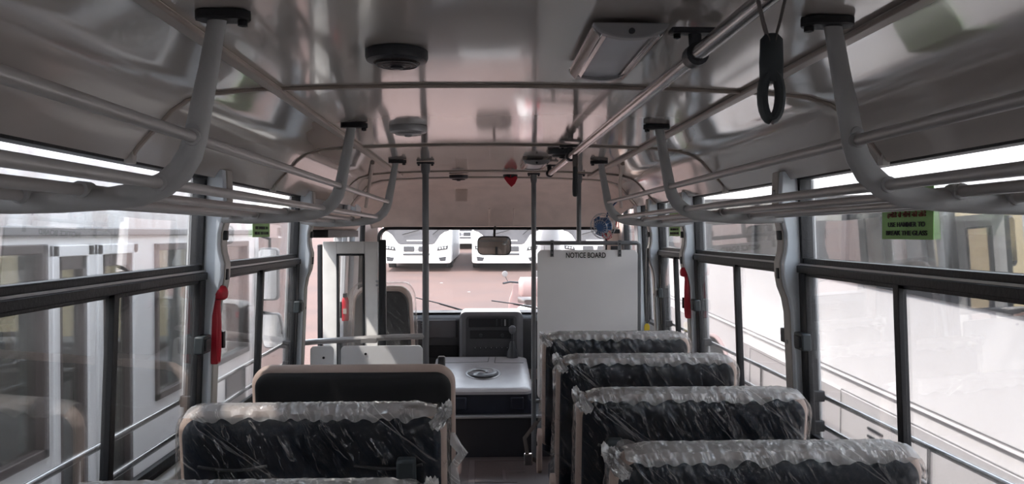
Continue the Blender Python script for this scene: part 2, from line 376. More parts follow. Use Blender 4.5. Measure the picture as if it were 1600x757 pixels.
wn = [0]
def make_window(sg, y0, y1, mull=True, latch=True, simple=False, z0=SILL):
    TR0, TR1 = TRS[sg]; wn[0] += 1; w = struct('window_%d' % wn[0]); S = side(sg)
    fr = MB(S)
    fr.box(-.010, .035, y0, y0+.014, z0, TOP).box(-.010, .035, y1-.018, y1, z0, TOP)
    fr.box(-.012, .035, y0, y1, TOP-.013, TOP).box(-.012, .035, y0, y1, z0, z0+.02)
    fr.build('outer_frame', 'black', w, bevel=.002)
    if simple:
        MB(S).box(.010, .014, y0+.01, y1-.01, z0+.02, TOP-.02).build('pane', 'glass', w); return w
    tr = MB(S); tr.box(-.006, .030, y0, y1, TR1-.026, TR1).box(-.026, .03, y0, y1, TR0, TR0+.026)
    tr.box(-.014, .02, y0, y1, TR0+.024, TR1-.024)
    tb = tr.build('transom', 'black', w, bevel=.003)
    MB(S).box(-.018, -.010, y0, y1, TR0+.0275, TR0+.034).build('seal_line', 'silver', tb)
    MB(S).box(.012, .016, y0+.01, y1-.01, TR1-.004, TOP-.018).build('upper_pane', 'glass', w)
    ym = (y0+y1)/2 if mull else y1
    # two sliding sashes below
    def sash(a, b, off, st):
        s = MB(S)
        s.box(off-.008, off+.008, a, a+st, z0+.018, TR0).box(off-.008, off+.008, b-st, b, z0+.018, TR0)
        s.box(off-.008, off+.008, a, b, z0+.018, z0+.040).box(off-.008, off+.008, a, b, TR0-.012, TR0)
        so = s.build('sash', 'black', w, bevel=.002)
        MB(S).box(off-.002, off+.002, a+.01, b-.01, z0+.03, TR0-.008).build('pane', 'glass', so)
    if mull:
        sash(y0, ym+.02, .006, .030); sash(ym-.02, y1, -.008, .030)
    else: sash(y0, y1, -.004, .030)
    MB(S).box(-.022, .0, y1-.062, y1-.004, z0, TR0).build('end_post', 'black', w, bevel=.004)
    if latch:
        l = MB(S).box(-.050, -.015, y1-.088, y1-.010, 1.175, 1.238).build('latch', 'grip', w, bevel=.006)
        MB(S).box(-.056, -.048, y1-.075, y1-.025, 1.185, 1.228).build('thumb_pad', 'blackp', l, bevel=.003)
        MB(S).box(-.044, -.012, y0+.004, y0+.05, 1.18, 1.235).build('latch', 'blackp', w, bevel=.005)
    return w
for i in range(5):
    make_window(-1, *WIN['left'][1][i][:2]); make_window(1, *WIN['right'][1][i][:2])
make_window(1, PIL[5]+PW, 5.08, mull=True)
for e in WIN['left'][2][1:]: make_window(-1, e[0], e[1], simple=True, z0=.95)
for e in WIN['right'][2][1:]: make_window(1, e[0], e[1], simple=True, z0=.95)
# curved dark corner of the front quarter window
MB(side(-1)).sweep([(-.014, 6.02, 1.795), (-.014, 6.25, 1.795), (-.014, 6.34, 1.76), (-.014, 6.38, 1.65), (-.014, 6.39, .97)], .012, .02, seg=8, up=(1, 0, 0)).build('window_seal', 'black', bpy.data.objects['window_13'])
MB(side(-1)).box(-.05, -.006, 5.80, 6.02, .83, 1.83).build('pillar', 'pillar', WIN['left'][0], bevel=.006)
MB(side(-1)).box(-.04, -.006, 5.50, 5.62, .1, 1.85).build('pillar', 'pillar', WIN['left'][0], bevel=.006)
MB(side(1)).box(-.04, -.006, 5.62, 5.75, .1, 1.85).build('pillar', 'pillar', WIN['right'][0], bevel=.006)

# front wall with the windscreen
fw = MB()
zb, zt, xl, xr = .80, 1.655, -.885, 1.055
fw.box(XC-1.10, xl, 6.47, 6.53, -.3, 1.86).box(xr, XC+1.10, 6.47, 6.53, -.3, 1.86)
fw.box(xl, xr, 6.47, 6.53, -.3, zb).box(xl, xr, 6.47, 6.53, zt, 1.90)
front = fw.build('wall_front', 'header', kind='structure', smooth=False)
MB().box(xr-.01, XC+1.06, 6.44, 6.475, .8, 1.66).build('pillar_trim', 'a_orange', front, bevel=.01)
for z in (1.60, 1.46): MB().box(1.075, 1.15, 6.425, 6.441, z, z+.035).build('trim_slot', 'black', front, bevel=.004)
ws = struct('window_20', label='wide front windscreen with rounded corners')
r0 = rr(xr-xl, zt-zb, .09, 8); r1 = rr(xr-xl-.05, zt-zb-.05, .075, 8); cx, cz = (xl+xr)/2, (zt+zb)/2
g = MB(); g.loft([[(cx+a, 6.46, cz+b) for a, b in r0], [(cx+a, 6.45, cz+b) for a, b in r1], [(cx+a, 6.55, cz+b) for a, b in r1], [(cx+a, 6.55, cz+b) for a, b in r0], [(cx+a, 6.46, cz+b) for a, b in r0]], caps=False)
g.build('rubber_seal', 'black', ws)
MB().prism([(cx+a, cz+b) for a, b in r1], 6.495, 6.5).build('pane', 'wglass', ws)
# unseen back wall, left without a window to keep the seat backs dark
MB().box(XC-1.15, XC+1.15, YB-.05, YB, -.35, 2.02).build('wall_back', 'wall', kind='structure', smooth=False)

# floor
fl = MB().box(XC-1.14, XC+1.14, YB, 5.13, .05, .10).build('floor', 'floor', kind='structure', smooth=False)
def strip(x0, x1, y0, y1): MB().box(x0, x1, y0, y1, .098, .1035).build('floor_strip', 'floor2', fl, bevel=.001)
MB().box(-.05, .205, 4.60, 5.03, .098, .1025).build('floor_hatch', 'floor3', fl)
strip(-.09, .285, 5.04, 5.065); strip(-.09, -.055, 3.0, 5.04); strip(-.05, .12, 4.62, 4.645); strip(.12, .14, 4.62, 4.83); strip(.14, .26, 4.80, 4.825)
pod = MB().box(-.42, XC+1.13, 5.13, 6.47, .05, .365).box(XC-1.13, -.42, 5.62, 6.47, .05, .365).build('trim_2', 'riser', kind='structure', bevel=.004)
pod['label'] = 'dark raised front platform with step riser'
MB().box(-.42, 1.1, 5.115, 5.16, .362, .378).build('step_edge', 'silver', pod, bevel=.004)

# folded passenger door leaf, front left
d = struct('door_1', (0, 4.9, 0), 'white folding entrance door leaf folded open, tall narrow pane')
x0, x1 = -1.015, -.668
lf = MB().box(x0, x0+.088, 0, .03, .12, 1.548).box(x1-.085, x1, 0, .03, .12, 1.548).box(x0+.088, x1-.085, 0, .03, 1.47, 1.548).box(x0+.088, x1-.085, 0, .03, .12, .52)
lf.build('leaf_frame', 'white', d, bevel=.004)
sl = MB()
for a, b, c_, e in ((x0+.088, x0+.100, .52, 1.47), (x1-.097, x1-.085, .52, 1.47), (x0+.088, x1-.085, 1.458, 1.47), (x0+.088, x1-.085, .52, .532)): sl.box(a, b, -.006, .034, c_, e)
sl.build('pane_seal', 'black', d)
MB().box(x0+.095, x1-.09, .013, .017, .525, 1.465).build('pane', 'sglass', d)
MB().box(x0-.034, x0-.006, -.004, .034, .12, 1.53).build('edge_rubber', 'black', d, bevel=.006)
MB().box(x1+.004, x1+.050, -.004, .034, .12, 1.56).build('edge_rubber', 'black', d, bevel=.008)
for z in (1.29, 1.265): MB().box(x1-.012, x1+.004, -.012, .0, z, z+.012).build('hinge', 'silver', d)
mb = MB().prism([(-.998, 1.62), (-.90, 1.62), (-.87, 1.66), (-.87, 1.75), (-.998, 1.76)], 4.38, 5.5).build('door_gear_box', 'header', WIN['left'][0], bevel=.006)
MB().box(-.998, -.88, 4.40, 5.45, 1.575, 1.62).build('gear_channel', 'black', mb)

# ---------------------------------------------------------------- luggage racks
def make_rack(sg, label):
    t = thing('luggage_rack', label, 'luggage rack', (XC+sg*.8, 1.4, 1.65), 'luggage racks')
    ox = Vector((XC+sg*.8, 1.4, 1.65))
    def W(o, y, z): return Vector((XC+sg*o, y, z)) - ox
    path = [(.560, 2.003), (.566, 1.97), (.578, 1.90), (.592, 1.83), (.602, 1.775), (.612, 1.742), (.630, 1.712), (.658, 1.688), (.70, 1.671), (.76, 1.662), (.84, 1.656), (.93, 1.653), (1.03, 1.655), (1.075, 1.66)]
    kk = [.88, .88, .95, 1.05, 1.12, 1.18, 1.22, 1.2, 1.15, 1.05, 1.0, .95, .85, .8]
    for y in (-1.41, 1.406, 2.812, 4.218):
        b = MB().sweep([W(a, y, z) for a, z in path], .0195, .012, seg=14, up=(0, 1, 0), radii=kk).build('bracket', 'greyrack', t)
        pl = MB(); poly = rr(.098, .046, .023, 6)
        c = W(.553, y, 1.989); pl.prism([(c.x+a, c.y+bb) for a, bb in poly], c.z-.006, c.z+.012, 'xy')
        pl.build('mount_plate', 'black', b, bevel=.004)
        MB().lathe([(.001, -.014), (.009, -.012), (.009, .0)], W(.518, y, 1.986), seg=10).build('bolt', 'black', b)
        MB().lathe([(.001, -.004), (.012, -.003), (.013, .002)], (W(.604, y-.013, 1.785)), axis='y', seg=12).build('bolt', 'silver', b)
        for (o, z) in ((.604, 1.772), (.663, 1.690), (.80, 1.678), (.905, 1.668)):
            MB().lathe([(.012, -.02), (.0155, -.018), (.0155, .018), (.012, .02)], W(o, y, z), axis='y', seg=14).build('collar', 'greyrack', b)
    for (o, z) in ((.604, 1.772), (.663, 1.690), (.80, 1.678), (.905, 1.668), (1.0, 1.668)):
        MB().tube(W(o, -1.43, z), W(o, 4.235, z), .0108, 12).build('rail', 'tube', t)
    return t
make_rack(-1, 'grey tubular luggage rack hanging along the left side windows')
make_rack(1, 'grey tubular luggage rack hanging along the right side windows')

# ---------------------------------------------------------------- grab rail and handles
gr = thing('grab_rail', 'long round grab rail under the ceiling right of the aisle', 'grab rail', (.42, 1.5, 1.947))
o_ = Vector((.42, 1.5, 1.947))
def gx(y): return .437 - (y+1)*.0095
MB().tube(Vector((gx(-1.5), -1.5, 1.947))-o_, Vector((gx(4.49), 4.49, 1.947))-o_, .0155, 16).build('rail_tube', 'chrome', gr)
for y in (-1.3, 1.486, 3.47, 4.45):
    x = gx(y); h = MB()
    h.lathe([(.016, -.02), (.0225, -.018), (.0225, .018), (.016, .02)], Vector((x, y, 1.947))-o_, axis='y', seg=16)
    h.sweep([Vector((x, y, 1.965))-o_, Vector((x-.002, y, 2.0))-o_], .013, .010, seg=10)
    hb = h.build('hanger', 'blackp', gr)
    MB().box(x-.05-o_.x, x+.05-o_.x, y-.016-o_.y, y+.016-o_.y, .041, .052).build('plate', 'blackp', hb, bevel=.003)
    for s in (-.036, .036): MB().lathe([(.001, -.010), (.007, -.008), (.007, .0)], Vector((x+s, y, 1.988))-o_, seg=10).build('bolt', 'black', hb)
def make_handle(y, rot, label):
    x = gx(y); t = thing('strap_hanger', label, 'strap hanger', (x, y, 1.947), 'strap hangers on the grab rail', (0, 0, rot))
    s = MB()
    s.sweep([(.0, -.0, -.085), (-.012, 0, -.04), (-.019, 0, -.008), (-.012, 0, .014), (0, 0, .019), (.012, 0, .014), (.019, 0, -.008), (.012, 0, -.04), (0, 0, -.085)], .0012, .011, seg=6, up=(0, 1, 0))
    s.build('strap', 'strap', t)
    g = MB(); g.sweep([(0, 0, -.058), (0, 0, -.066), (0, 0, -.10), (.0, 0, -.128)], .0165, .010, seg=14, up=(0, 1, 0), radii=[.55, .98, 1.05, 1.0])
    loop = []
    for i in range(21):
        a = -math.pi/2 + math.pi*2*i/20
        loop.append((.0125*math.cos(a), 0, -.148 + .034*math.sin(a)))
    g.sweep(loop, .0080, .0105, seg=10, up=(0, 1, 0)); g.build('grip', 'grip', t)
    return t
make_handle(1.10, R(-8), 'grey strap handle hanging from the grab rail, large near top right')
make_handle(3.30, R(75), 'small strap handle on the far grab rail near the notice board')

# ---------------------------------------------------------------- ceiling fittings
def speaker(x, y, label, mt, ms, r=.07, z=2.003):
    t = thing('ceiling_speaker', label, 'speaker', (x, y, z), 'round ceiling speakers')
    MB().lathe([(r, .004), (r, -.010), (r*.96, -.018), (r*.80, -.022)], seg=40).build('rim', mt, t)
    MB().lathe([(r*.80, -.020), (r*.60, -.027), (r*.3, -.029), (.012, -.030), (.001, -.030)], seg=40).build('grille', ms, t)
    for k in range(3): MB().torus((0, 0, -.0265 + k*-.0012), r*(.66-.2*k), .0018, seg=32, s2=6).build('grille_ring', mt, t)
    MB().lathe([(.014, -.028), (.014, -.034), (.008, -.036)], seg=16).build('badge', mt, t)
speaker(-.193, 1.73, 'black round speaker on the ceiling nearest the camera', 'blackp', 'grille')
speaker(-.285, 2.94, 'silver round speaker on the ceiling left of centre', 'silver', 'silver', .072)
speaker(.384, 3.75, 'black round speaker on the ceiling beside the grab rail', 'blackp', 'grille')
speaker(-.17, 5.33, 'dark round speaker far forward, left of the red pennant', 'blackp', 'grille', .066, 1.998)
speaker(.185, 5.25, 'dark round speaker far forward that the red pennant hangs from', 'blackp', 'blackp', .050, 1.998)
def lamp(x, y, L, label):
    t = thing('ceiling_light', label, 'ceiling light', (x, y, 2.0), 'rectangular ceiling lights')
    w = .072
    dd = MB(); n = 10; rings = []
    for yy_ in (-L/2, L/2):
        rings.append([(w*.62*math.cos(math.pi*k/n), yy_, -.016-.006*math.sin(math.pi*k/n)) for k in range(n+1)] + [(-w*.62, yy_, 0), (w*.62, yy_, 0)])
    dd.loft(rings); dd.build('diffuser', 'lens', t)
    for s in (-1, 1):
        MB().prism([(s*w*.60, 0), (s*w*.62, -.024), (s*w*.74, -.018), (s*w*.8, -.027), (s*w*.98, -.012), (s*w, 0)], -L/2, L/2).build('side_reflector', 'chrome', t, bevel=.0015)
        ec = MB().prism([(w*1.02*math.cos(math.pi*k/12), -.03*math.sin(math.pi*k/12)) for k in range(13)], s*L/2-.012, s*L/2+.012)
        e = ec.build('end_cap', 'silver', t, bevel=.003)
        MB().lathe([(.001, -.004), (.006, -.003), (.006, .003)], (0, s*(L/2+.012), -.017), axis='y', seg=10).build('screw', 'blackp', e)
lamp(.281, 1.66, .40, 'rectangular chrome-edged ceiling light near the camera, right of centre')
lamp(.29, 4.35, .36, 'small rectangular ceiling light far forward near the poles')
t = thing('pennant', 'small red pointed cloth pennant hanging from the far ceiling', 'pennant', (.185, 5.20, 1.975))
MB().prism([(-.045, .0), (-.03, .012), (.0, .0), (.035, .014), (.048, .0), (.03, -.04), (.006, -.062), (-.02, -.035)], -.008, .008).build('cloth', 'redc', t, bevel=.004)
MB().tube((0, 0, -.0), (0, 0, .02), .003).build('cord', 'redc', t)

# ---------------------------------------------------------------- seats
def back_rings(w, h, r, prof, n=8, H0=0.0):
    return [[(a, y, H0 + h/2 + b) for a, b in rr(w-2*i, h-2*i, max(r-i, .012), n, rb=max(.03-i, .01))] for i, y in prof]
SEATH = .60
def bench(loc, w, label, wrapped, ear, seed, aisle):
    """seat facing +Y; origin on the floor under the top back edge"""
    t = thing('bench_seat', label, 'seat', loc, 'passenger bench seats'); T = .070
    rot = Matrix.Rotation(R(7), 4, 'X'); z0 = .98 - SEATH    # top of back at z = .98 above the floor
    def tilt(p): q = rot @ Vector((p[0], p[1], p[2]-SEATH)); return (q.x, q.y, q.z + SEATH + z0)
    f = lambda x, y, z: tilt((x, y, z))
    b = MB(f).loft(back_rings(w, SEATH, .075, [(.05, .004), (.030, 0), (.012, .006), (.0, .022), (.0, T*.6), (.015, T*.9), (.04, T)]))
    bk = b.build('backrest', 'beige', t)
    p = MB(f).loft(back_rings(w-.032, SEATH-.021, .061, [(.09, -.020), (.05, -.019), (.022, -.016), (.008, -.009), (.0, .002), (.0, .012)], H0=0.0))
    pn = p.build('back_panel', 'vinyl' if wrapped else 'vinyl2', t)
    # moulded pull grooves and the aisle-side tab
    for s in (-.22, .22):
        pts = [(s*w/.77 - .10 + .2*k/10, -.030, SEATH-.158 - .012*math.sin(math.pi*k/10)) for k in range(11)]
        MB(f).sweep(pts, .005, .005, seg=8).build('piping', 'blackp', pn)
    MB(f).box(aisle*(w/2-.115)-.028, aisle*(w/2-.115)+.028, -.058, -.018, SEATH-.26, SEATH-.135).build('back_tab', 'grip', t, bevel=.008)
    c = MB().loft([[(a, T+.01+.20+b_, z) for a, b_ in rr(w-2*i, .42-2*i, .07)] for i, z in ((.03, .33), (.0, .36), (.0, .41), (.02, .445), (.08, .458))])
    c.build('seat_cushion', 'vinyl', t)
    fr = MB()
    for s in (-1, 1):
        fr.sweep([(s*(w/2-.10), .42, .0), (s*(w/2-.10), .40, .33)], .016, .016, seg=8)
        fr.sweep([(s*(w/2-.10), .08, .0), (s*(w/2-.10), .10, .33)], .016, .016, seg=8)
    fr.box(-w/2+.06, w/2-.06, .08, .44, .305, .335); fr.build('seat_frame', 'frame', t)
    hc = MB(); poly = [(.0, .28), (.06, .25), (.10, .30), (.075, .44), (.02, .50), (-.02, .47), (-.015, .36)]
    hc.prism(poly, aisle*(w/2)+aisle*.004, aisle*(w/2)+aisle*.028, 'yz'); h_ = hc.build('hinge_cover', 'beige', t, bevel=.006)
    MB().lathe([(.001, -.004), (.012, -.002), (.012, .004)], (aisle*(w/2+.030), .01, .42), axis='x', seg=14).build('bolt', 'chrome', h_)
    if wrapped:
        rnd = seed*3.7
        prof = [(.17, -.036), (.13, -.037), (.095, -.036), (.065, -.034), (.045, -.028), (.028, -.022), (.013, -.014), (.002, -.002), (-.006, .014), (-.008, .036), (-.004, .06), (.012, .082), (.04, .09), (.09, .09)]
        rings = []
        for i, y in prof:
            ring = []
            for a, z in rr(w-2*i, SEATH-2*i, max(.078-i, .012), 14, rb=.02):
                ring.append((a, y, SEATH/2+z))
            # resample evenly
            L = [0]
            for k in range(len(ring)): L.append(L[-1] + (Vector(ring[(k+1) % len(ring)])-Vector(ring[k])).length)
            N = 260; out = []; j = 0
            for k in range(N):
                d_ = L[-1]*k/N
                while L[j+1] < d_: j += 1
                u = (d_-L[j])/max(L[j+1]-L[j], 1e-9); A = Vector(ring[j]); B = Vector(ring[(j+1) % len(ring)]); out.append(A.lerp(B, u))
            rings.append(out)
        pts = []
        for rg in rings:
            q = []
            for p in rg:
                nrm = Vector((p.x/(w/2), 0 if p.y < .0 else 0, (p.z-SEATH*.5)/(SEATH/2)))
                amp = .006
                cd = (Vector((p.x - ear*w/2, 0, p.z-SEATH))).length
                if cd < .14: amp += .020*(1-cd/.14)
                d3 = Vector((noise.noise(Vector((p.x*9+rnd, p.y*30, p.z*12))), noise.noise(Vector((p.x*14+rnd, p.y*20+9, p.z*10))), noise.noise(Vector((p.x*26+rnd, p.y*26-5, p.z*26)))))
                crease = abs(noise.noise(Vector((p.x*16+p.z*7+rnd, p.y*8, p.z*5))))
                v = p + Vector((d3.x*amp*1.1, d3.y*amp*.9 - (.007*(1-crease*3) if crease < .33 else 0), max(d3.z, -.2)*amp))
                # the film hangs loose on the sides and flares at the bottom
                lo = max(0, (.33-p.z))/.33
                v.x += (1 if p.x > 0 else -1)*(.004+.012*lo)*(abs(p.x) > w/2-.05)
                q.append(tuple(v))
            pts.append(q)
        m_ = MB(f); n = len(pts[0]); vs = [p for r_ in pts for p in r_]
        zlim = .10
        fs = []
        for i in range(len(pts)-1):
            for j in range(n):
                ids = (i*n+j, i*n+(j+1) % n, (i+1)*n+(j+1) % n, (i+1)*n+j)
                zz = sum(vs[k][2] for k in ids)/4; xx = vs[ids[0]][0]
                if zz > zlim + .04*noise.noise(Vector((xx*9, rnd, 0))): fs.append(ids)
        m_.add(vs, fs)
        inner = [k for k in range(n)]
        m_.add([pts[0][k] for k in inner], [tuple(range(n))])
        pw = m_.build('plastic_wrap', 'film', t)
        # crinkled fold of film doubled over the top edge
        fo = MB(f); nn = 150; rg = []
        for k in range(nn):
            x_ = -w/2+.03 + (w-.06)*k/(nn-1); e_ = min(1, min(k, nn-1-k)/12)
            row = []
            for yy_, zz_ in ((-.020, -.024), (-.018, -.010), (-.008, .003), (.02, .009), (.05, .008), (.078, -.004)):
                q1 = noise.noise(Vector((x_*34+rnd, yy_*60, zz_*50))); q2 = noise.noise(Vector((x_*80+rnd, yy_*40, 3)))
                row.append((x_+.004*q2, yy_+.004*q1, SEATH-.012*(1-e_)+zz_*(1 if yy_ > -.01 else e_*(1+.9*q1)) + (.0030*q2 if zz_ > -.02 else .006*noise.noise(Vector((x_*11+rnd, 5, 1))) + .001*q2)))
            rg.append(row)
        fo.loft(rg, caps=False, closed=False); fo.build('film_fold', 'filmw', pw)
        # bunched corner of film
        cr_ = MB(f); e = ear*(w/2-.03)
        for k in range(7):
            a0 = random.uniform(0, 6); L = random.uniform(.02, .04)
            cr_.loft([[(e + ear*(.012*math.cos(a)*s + .03*q), .03+.03*math.sin(a)*s + random.uniform(-.006, .006), SEATH-.045+q*L*1.15+.01*math.sin(3*a+a0)) for a in [2*math.pi*i/10 for i in range(10)]] for s, q in ((2.2, 0), (1.7, .4), (.7, .75), (1.3, 1.05))], caps=False)
        cr_.build('bunched_film', 'filmw', t)
    return t
FZ = .10
RX, RW = .6875, .765
bench((RX, 1.80, FZ), RW, 'plastic-wrapped black bench seat right of the aisle, nearest camera with bunched film corner', True, -1.01, 1, -1)
bench((RX, 2.46, FZ), RW, 'plastic-wrapped black bench seat right of the aisle, second nearest', True, -1, 2, -1)
bench((RX, 3.17, FZ), RW, 'plastic-wrapped black bench seat right of the aisle, third nearest', True, -1, 3, -1)
s4 = bench((RX, 3.91, FZ), RW, 'plastic-wrapped black bench seat right of the aisle, directly before the notice board', True, -1, 4, -1)
LX, LW = -.505, .79
bench((LX, 1.58, FZ-.012), LW, 'plastic-wrapped bench seat left of the aisle, barely showing at the bottom edge', True, 1, 5, 1)
bench((LX, 2.27, FZ), LW, 'plastic-wrapped black bench seat left of the aisle, middle row', True, 1, 6, 1)
l3 = bench((LX, 2.99, FZ), LW, 'unwrapped beige-edged black bench seat left of the aisle, farthest forward', False, 1, 7, 1)
MB().box(.322, .352, .09, .12, .90, 1.005).build('side_grip', 'blackp', l3, bevel=.006)
# lap belt hanging from the front right seat
sb = MB().sweep([(-.40, .15, .50), (-.47, .12, .42), (-.455, .10, .33), (-.40, .10, .30)], .011, .002, seg=8).build('lap_belt', 'strap', s4)
MB().box(-.475, -.43, .085, .11, .285, .345).build('buckle', 'chrome', sb, bevel=.004)
# scrap of loose film on the left seat by the aisle
MB().loft([[( -.105+.02*math.cos(a)*s+dx, 2.62+.012*math.sin(a)*s, z) for a in [2*math.pi*i/9 for i in range(9)]] for s, dx, z in ((.4, .0, .92), (1.0, .01, .88), (.9, .035, .85), (.8, .0, .80), (.9, .01, .74), (.3, -.005, .70))], caps=False).build('loose_film', 'filmw')
tag(bpy.data.objects['loose_film'], 'crumpled scrap of clear film hanging beside the left middle seat', 'plastic film')

# co-driver seat at the front left
cd = thing('co_driver_seat', 'tall single seat in plastic wrap behind the folded door leaf', 'seat', (-.735, 5.62, .365))
b = MB(); rings = []
for i, y in [(.05, 0), (.02, .005), (0, .03), (0, .10), (.04, .13)]:
    ww, hh = .49-2*i, .80-2*i
    pts = rr(ww, hh, .10-i*.8, 8)
    rings.append([(a*(1-.18*max(0, (z+.0))/.4), y + (.06*(1-(z+.4)/.8)) - .03, z+.45) for a, z in pts])
b.loft(rings); b.build('backrest', 'beige', cd)
b = MB(); b.loft([[(a*(1-.2*max(0, z)/.4), y - .03 + .06*(1-(z+.37)/.74), z+.43) for a, z in rr(.45-2*i, .77-2*i, .09-i*.5, 8)] for i, y in [(.04, -.02), (.01, -.014), (0, 0), (0, .02)]])
b.build('back_panel', 'vinyl2', cd)
MB().loft([[(a, .33+b_, z) for a, b_ in rr(.48-2*i, .46-2*i, .07)] for i, z in ((.02, .08), (0, .11), (0, .20), (.05, .225))]).build('seat_cushion', 'beige', cd)
MB().box(-.18, .18, .15, .5, 0, .09).build('seat_base', 'blackp', cd)
b = MB(); rings = []
for i, y in [(.12, -.045), (.05, -.04), (.01, -.02), (-.012, .02), (-.014, .08), (0, .13), (.05, .16)]:
    rings.append([(a*(1-.14*max(0, z)/.4) + .012*noise.noise(Vector((a*12, y*30, z*12))), y-.045+.06*(1-(z+.4)/.8)+.01*noise.noise(Vector((a*15, y*9, z*9+4))), z+.455+.008*noise.noise(Vector((a*20, z*5, 2)))) for a, z in rr(.51-2*i, .82-2*i, .09, 16)])
b.loft(rings); b.build('plastic_wrap', 'film', cd)

# ---------------------------------------------------------------- poles and partitions
def flange(parent, x, y, z, sgn=1, s=1.0, o=(0, 0, 0)):
    f = MB().prism([(x+a-o[0], y+b-o[1]) for a, b in rr(.10*s, .045*s, .02*s, 5)], z-.010-o[2], z+.002-o[2], 'xy').build('flange', 'blackp', parent, bevel=.002)
    MB().lathe([(.026*s, 0), (.026*s, -.035), (.021*s, -.055)], (x-o[0], y-o[1], z-.008-o[2]), seg=16).build('socket', 'gpole', parent)
    for q in (-.038*s, .038*s): MB().lathe([(.001, -.012), (.007, -.010), (.007, 0)], (x+q-o[0], y-o[1], z-.008-o[2]), seg=10).build('bolt', 'black', f)
lp = thing('entrance_partition', 'grey pole and rail partition with two white panels by the entrance', 'partition', (-.325, 4.35, FZ))
o3 = (-.325, 4.35, FZ)
MB().tube((0, 0, 0), (0, 0, 1.90), .0185, 16).build('pole', 'gpole', lp); flange(lp, -.325, 4.35, 2.0, o=o3)
MB().sweep([(-.68, 0, .885), (-.60, -.01, .893), (-.40, -.02, .905), (-.2, -.012, .915), (0, 0, .918)], .0165, seg=14, up=(0, 1, 0)).build('rail', 'tube', lp)
MB().tube((-.478, 0, .0), (-.478, 0, .89), .012, 12).build('post', 'gpole', lp)
MB().box(-.36, -.27, -.035, -.005, .885, .915).build('clamp', 'tube', lp, bevel=.004)
MB().box(-.72, -.69, -.03, .03, .83, .90).build('wall_clamp', 'blackp', lp, bevel=.004)
for xa, xb in ((-.635, -.495), (-.465, .0)):
    c = (xa+xb)/2 - (.0 if xa < -.5 else .0); wv = (xb-xa) - .01
    pn = MB().prism([(c-.01+a, .62+b) for a, b in rr(wv, .50, .025, 6)], -.034, -.024).build('panel', 'board', lp, bevel=.001)
    MB().lathe([(.001, -.006), (.007, -.005), (.007, .0)], (c - (.0 if wv < .2 else .10), -.034, .825 - (.02 if wv < .2 else .0)), axis='y', seg=12).build('screw', 'black', pn)
MB().box(-.47, -.02, -.018, -.006, .38, .40).build('lower_rail', 'gpole', lp)
pf = thing('driver_partition', 'grey tubular pole frame behind the driver seat holding the notice board', 'partition', (.336, 5.1, FZ)); o4 = (.336, 5.1, FZ)
MB().tube((0, 0, 0), (0, 0, 1.9), .0165, 16).build('pole', 'gpole', pf); flange(pf, .336, 5.1, 1.999, o=o4, s=.85)
MB().tube((.3015, 0, 1.436), (.3015, 0, 1.9), .0155, 16).build('pole', 'gpole', pf); flange(pf, .6375, 5.1, 1.999, o=o4, s=.85)
MB().sweep([(0, 0, 1.436), (.69, 0, 1.436), (.703, 0, 1.425), (.705, 0, 1.40), (.705, 0, 0)], .014, seg=12, up=(0, 1, 0)).build('frame_tube', 'gpole', pf)
MB().tube((0, 0, .38), (.705, 0, .38), .013, 12).build('lower_tube', 'gpole', pf)
nb = thing('notice_board', 'white notice board hanging from the driver partition frame', 'notice board', (.692, 5.075, .5))
MB().prism([(a, .495+b) for a, b in rr(.668, .99, .035, 8)], -.008, .004).build('board', 'board', nb, bevel=.002)
for x in (-.237, .213):
    k = MB().box(x-.011, x+.011, -.014, -.007, .945, 1.055).build('hanger_strap', 'gpole', nb, bevel=.001)
    for z in (.958, .985, 1.03): MB().lathe([(.001, -.004), (.0055, -.003), (.0055, .0)], (x, -.0145, z), axis='y', seg=8).build('screw', 'black', k)
text_mesh('NOTICE BOARD', 'lettering', 'ink', nb, .264, .036, Matrix.Translation((-.012, -.0095, .955)) @ Matrix.Rotation(R(90), 4, 'X'))
t = thing('tag', 'small yellow tag beside the bottom right of the notice board', 'tag', (1.078, 5.02, .97))
MB().prism([(-.018, -.03), (.018, -.03), (.018, .02), (.008, .035), (-.008, .035), (-.018, .02)], -.006, .006).build('tag_body', 'yellow', t, bevel=.003)
MB().tube((0, 0, .03), (.03, .04, .06), .003, 8).build('cord', 'black', t)
MB().tube((1.102, 5.12, .1), (1.102, 5.12, 1.50), .010, 10).build('door_pull_tube', 'gpole')
tag(bpy.data.objects['door_pull_tube'], 'thin upright tube between notice board and side window pillar', 'tube')

# ---------------------------------------------------------------- emergency hammers and window stickers
def hammer(sg, y, label):
    x = XC + sg*(hw(1.3)-.055); t = thing('emergency_hammer', label, 'emergency hammer', (x, y, 1.28), 'red emergency hammers')
    h = MB().sweep([(0, -.004, .095), (0, -.008, .06), (0, -.002, .0), (0, -.006, -.10), (0, -.002, -.145)], .0155, .012, seg=14, up=(0, 1, 0), radii=[1.0, .9, .95, 1.0, .7]).build('handle', 'red', t)
    MB().lathe([(.006, .132), (.018, .128), (.0255, .115), (.0275, .10), (.024, .085), (.014, .078)], (-sg*.012, -.004, 0), seg=20).build('head', 'red', t)
    MB().box(min(-.005*sg, .02*sg), max(-.005*sg, .02*sg), -.018, .016, -.155, .10).build('holder', 'red', t, bevel=.004)
    MB().box(-.004-sg*.014, .004-sg*.014, .010, .03, -.10, -.04).build('clip', 'black', t)
hammer(-1, 2.83, 'red emergency hammer on the left pillar'); hammer(1, 4.25, 'red emergency hammer on the right pillar, above the seats')
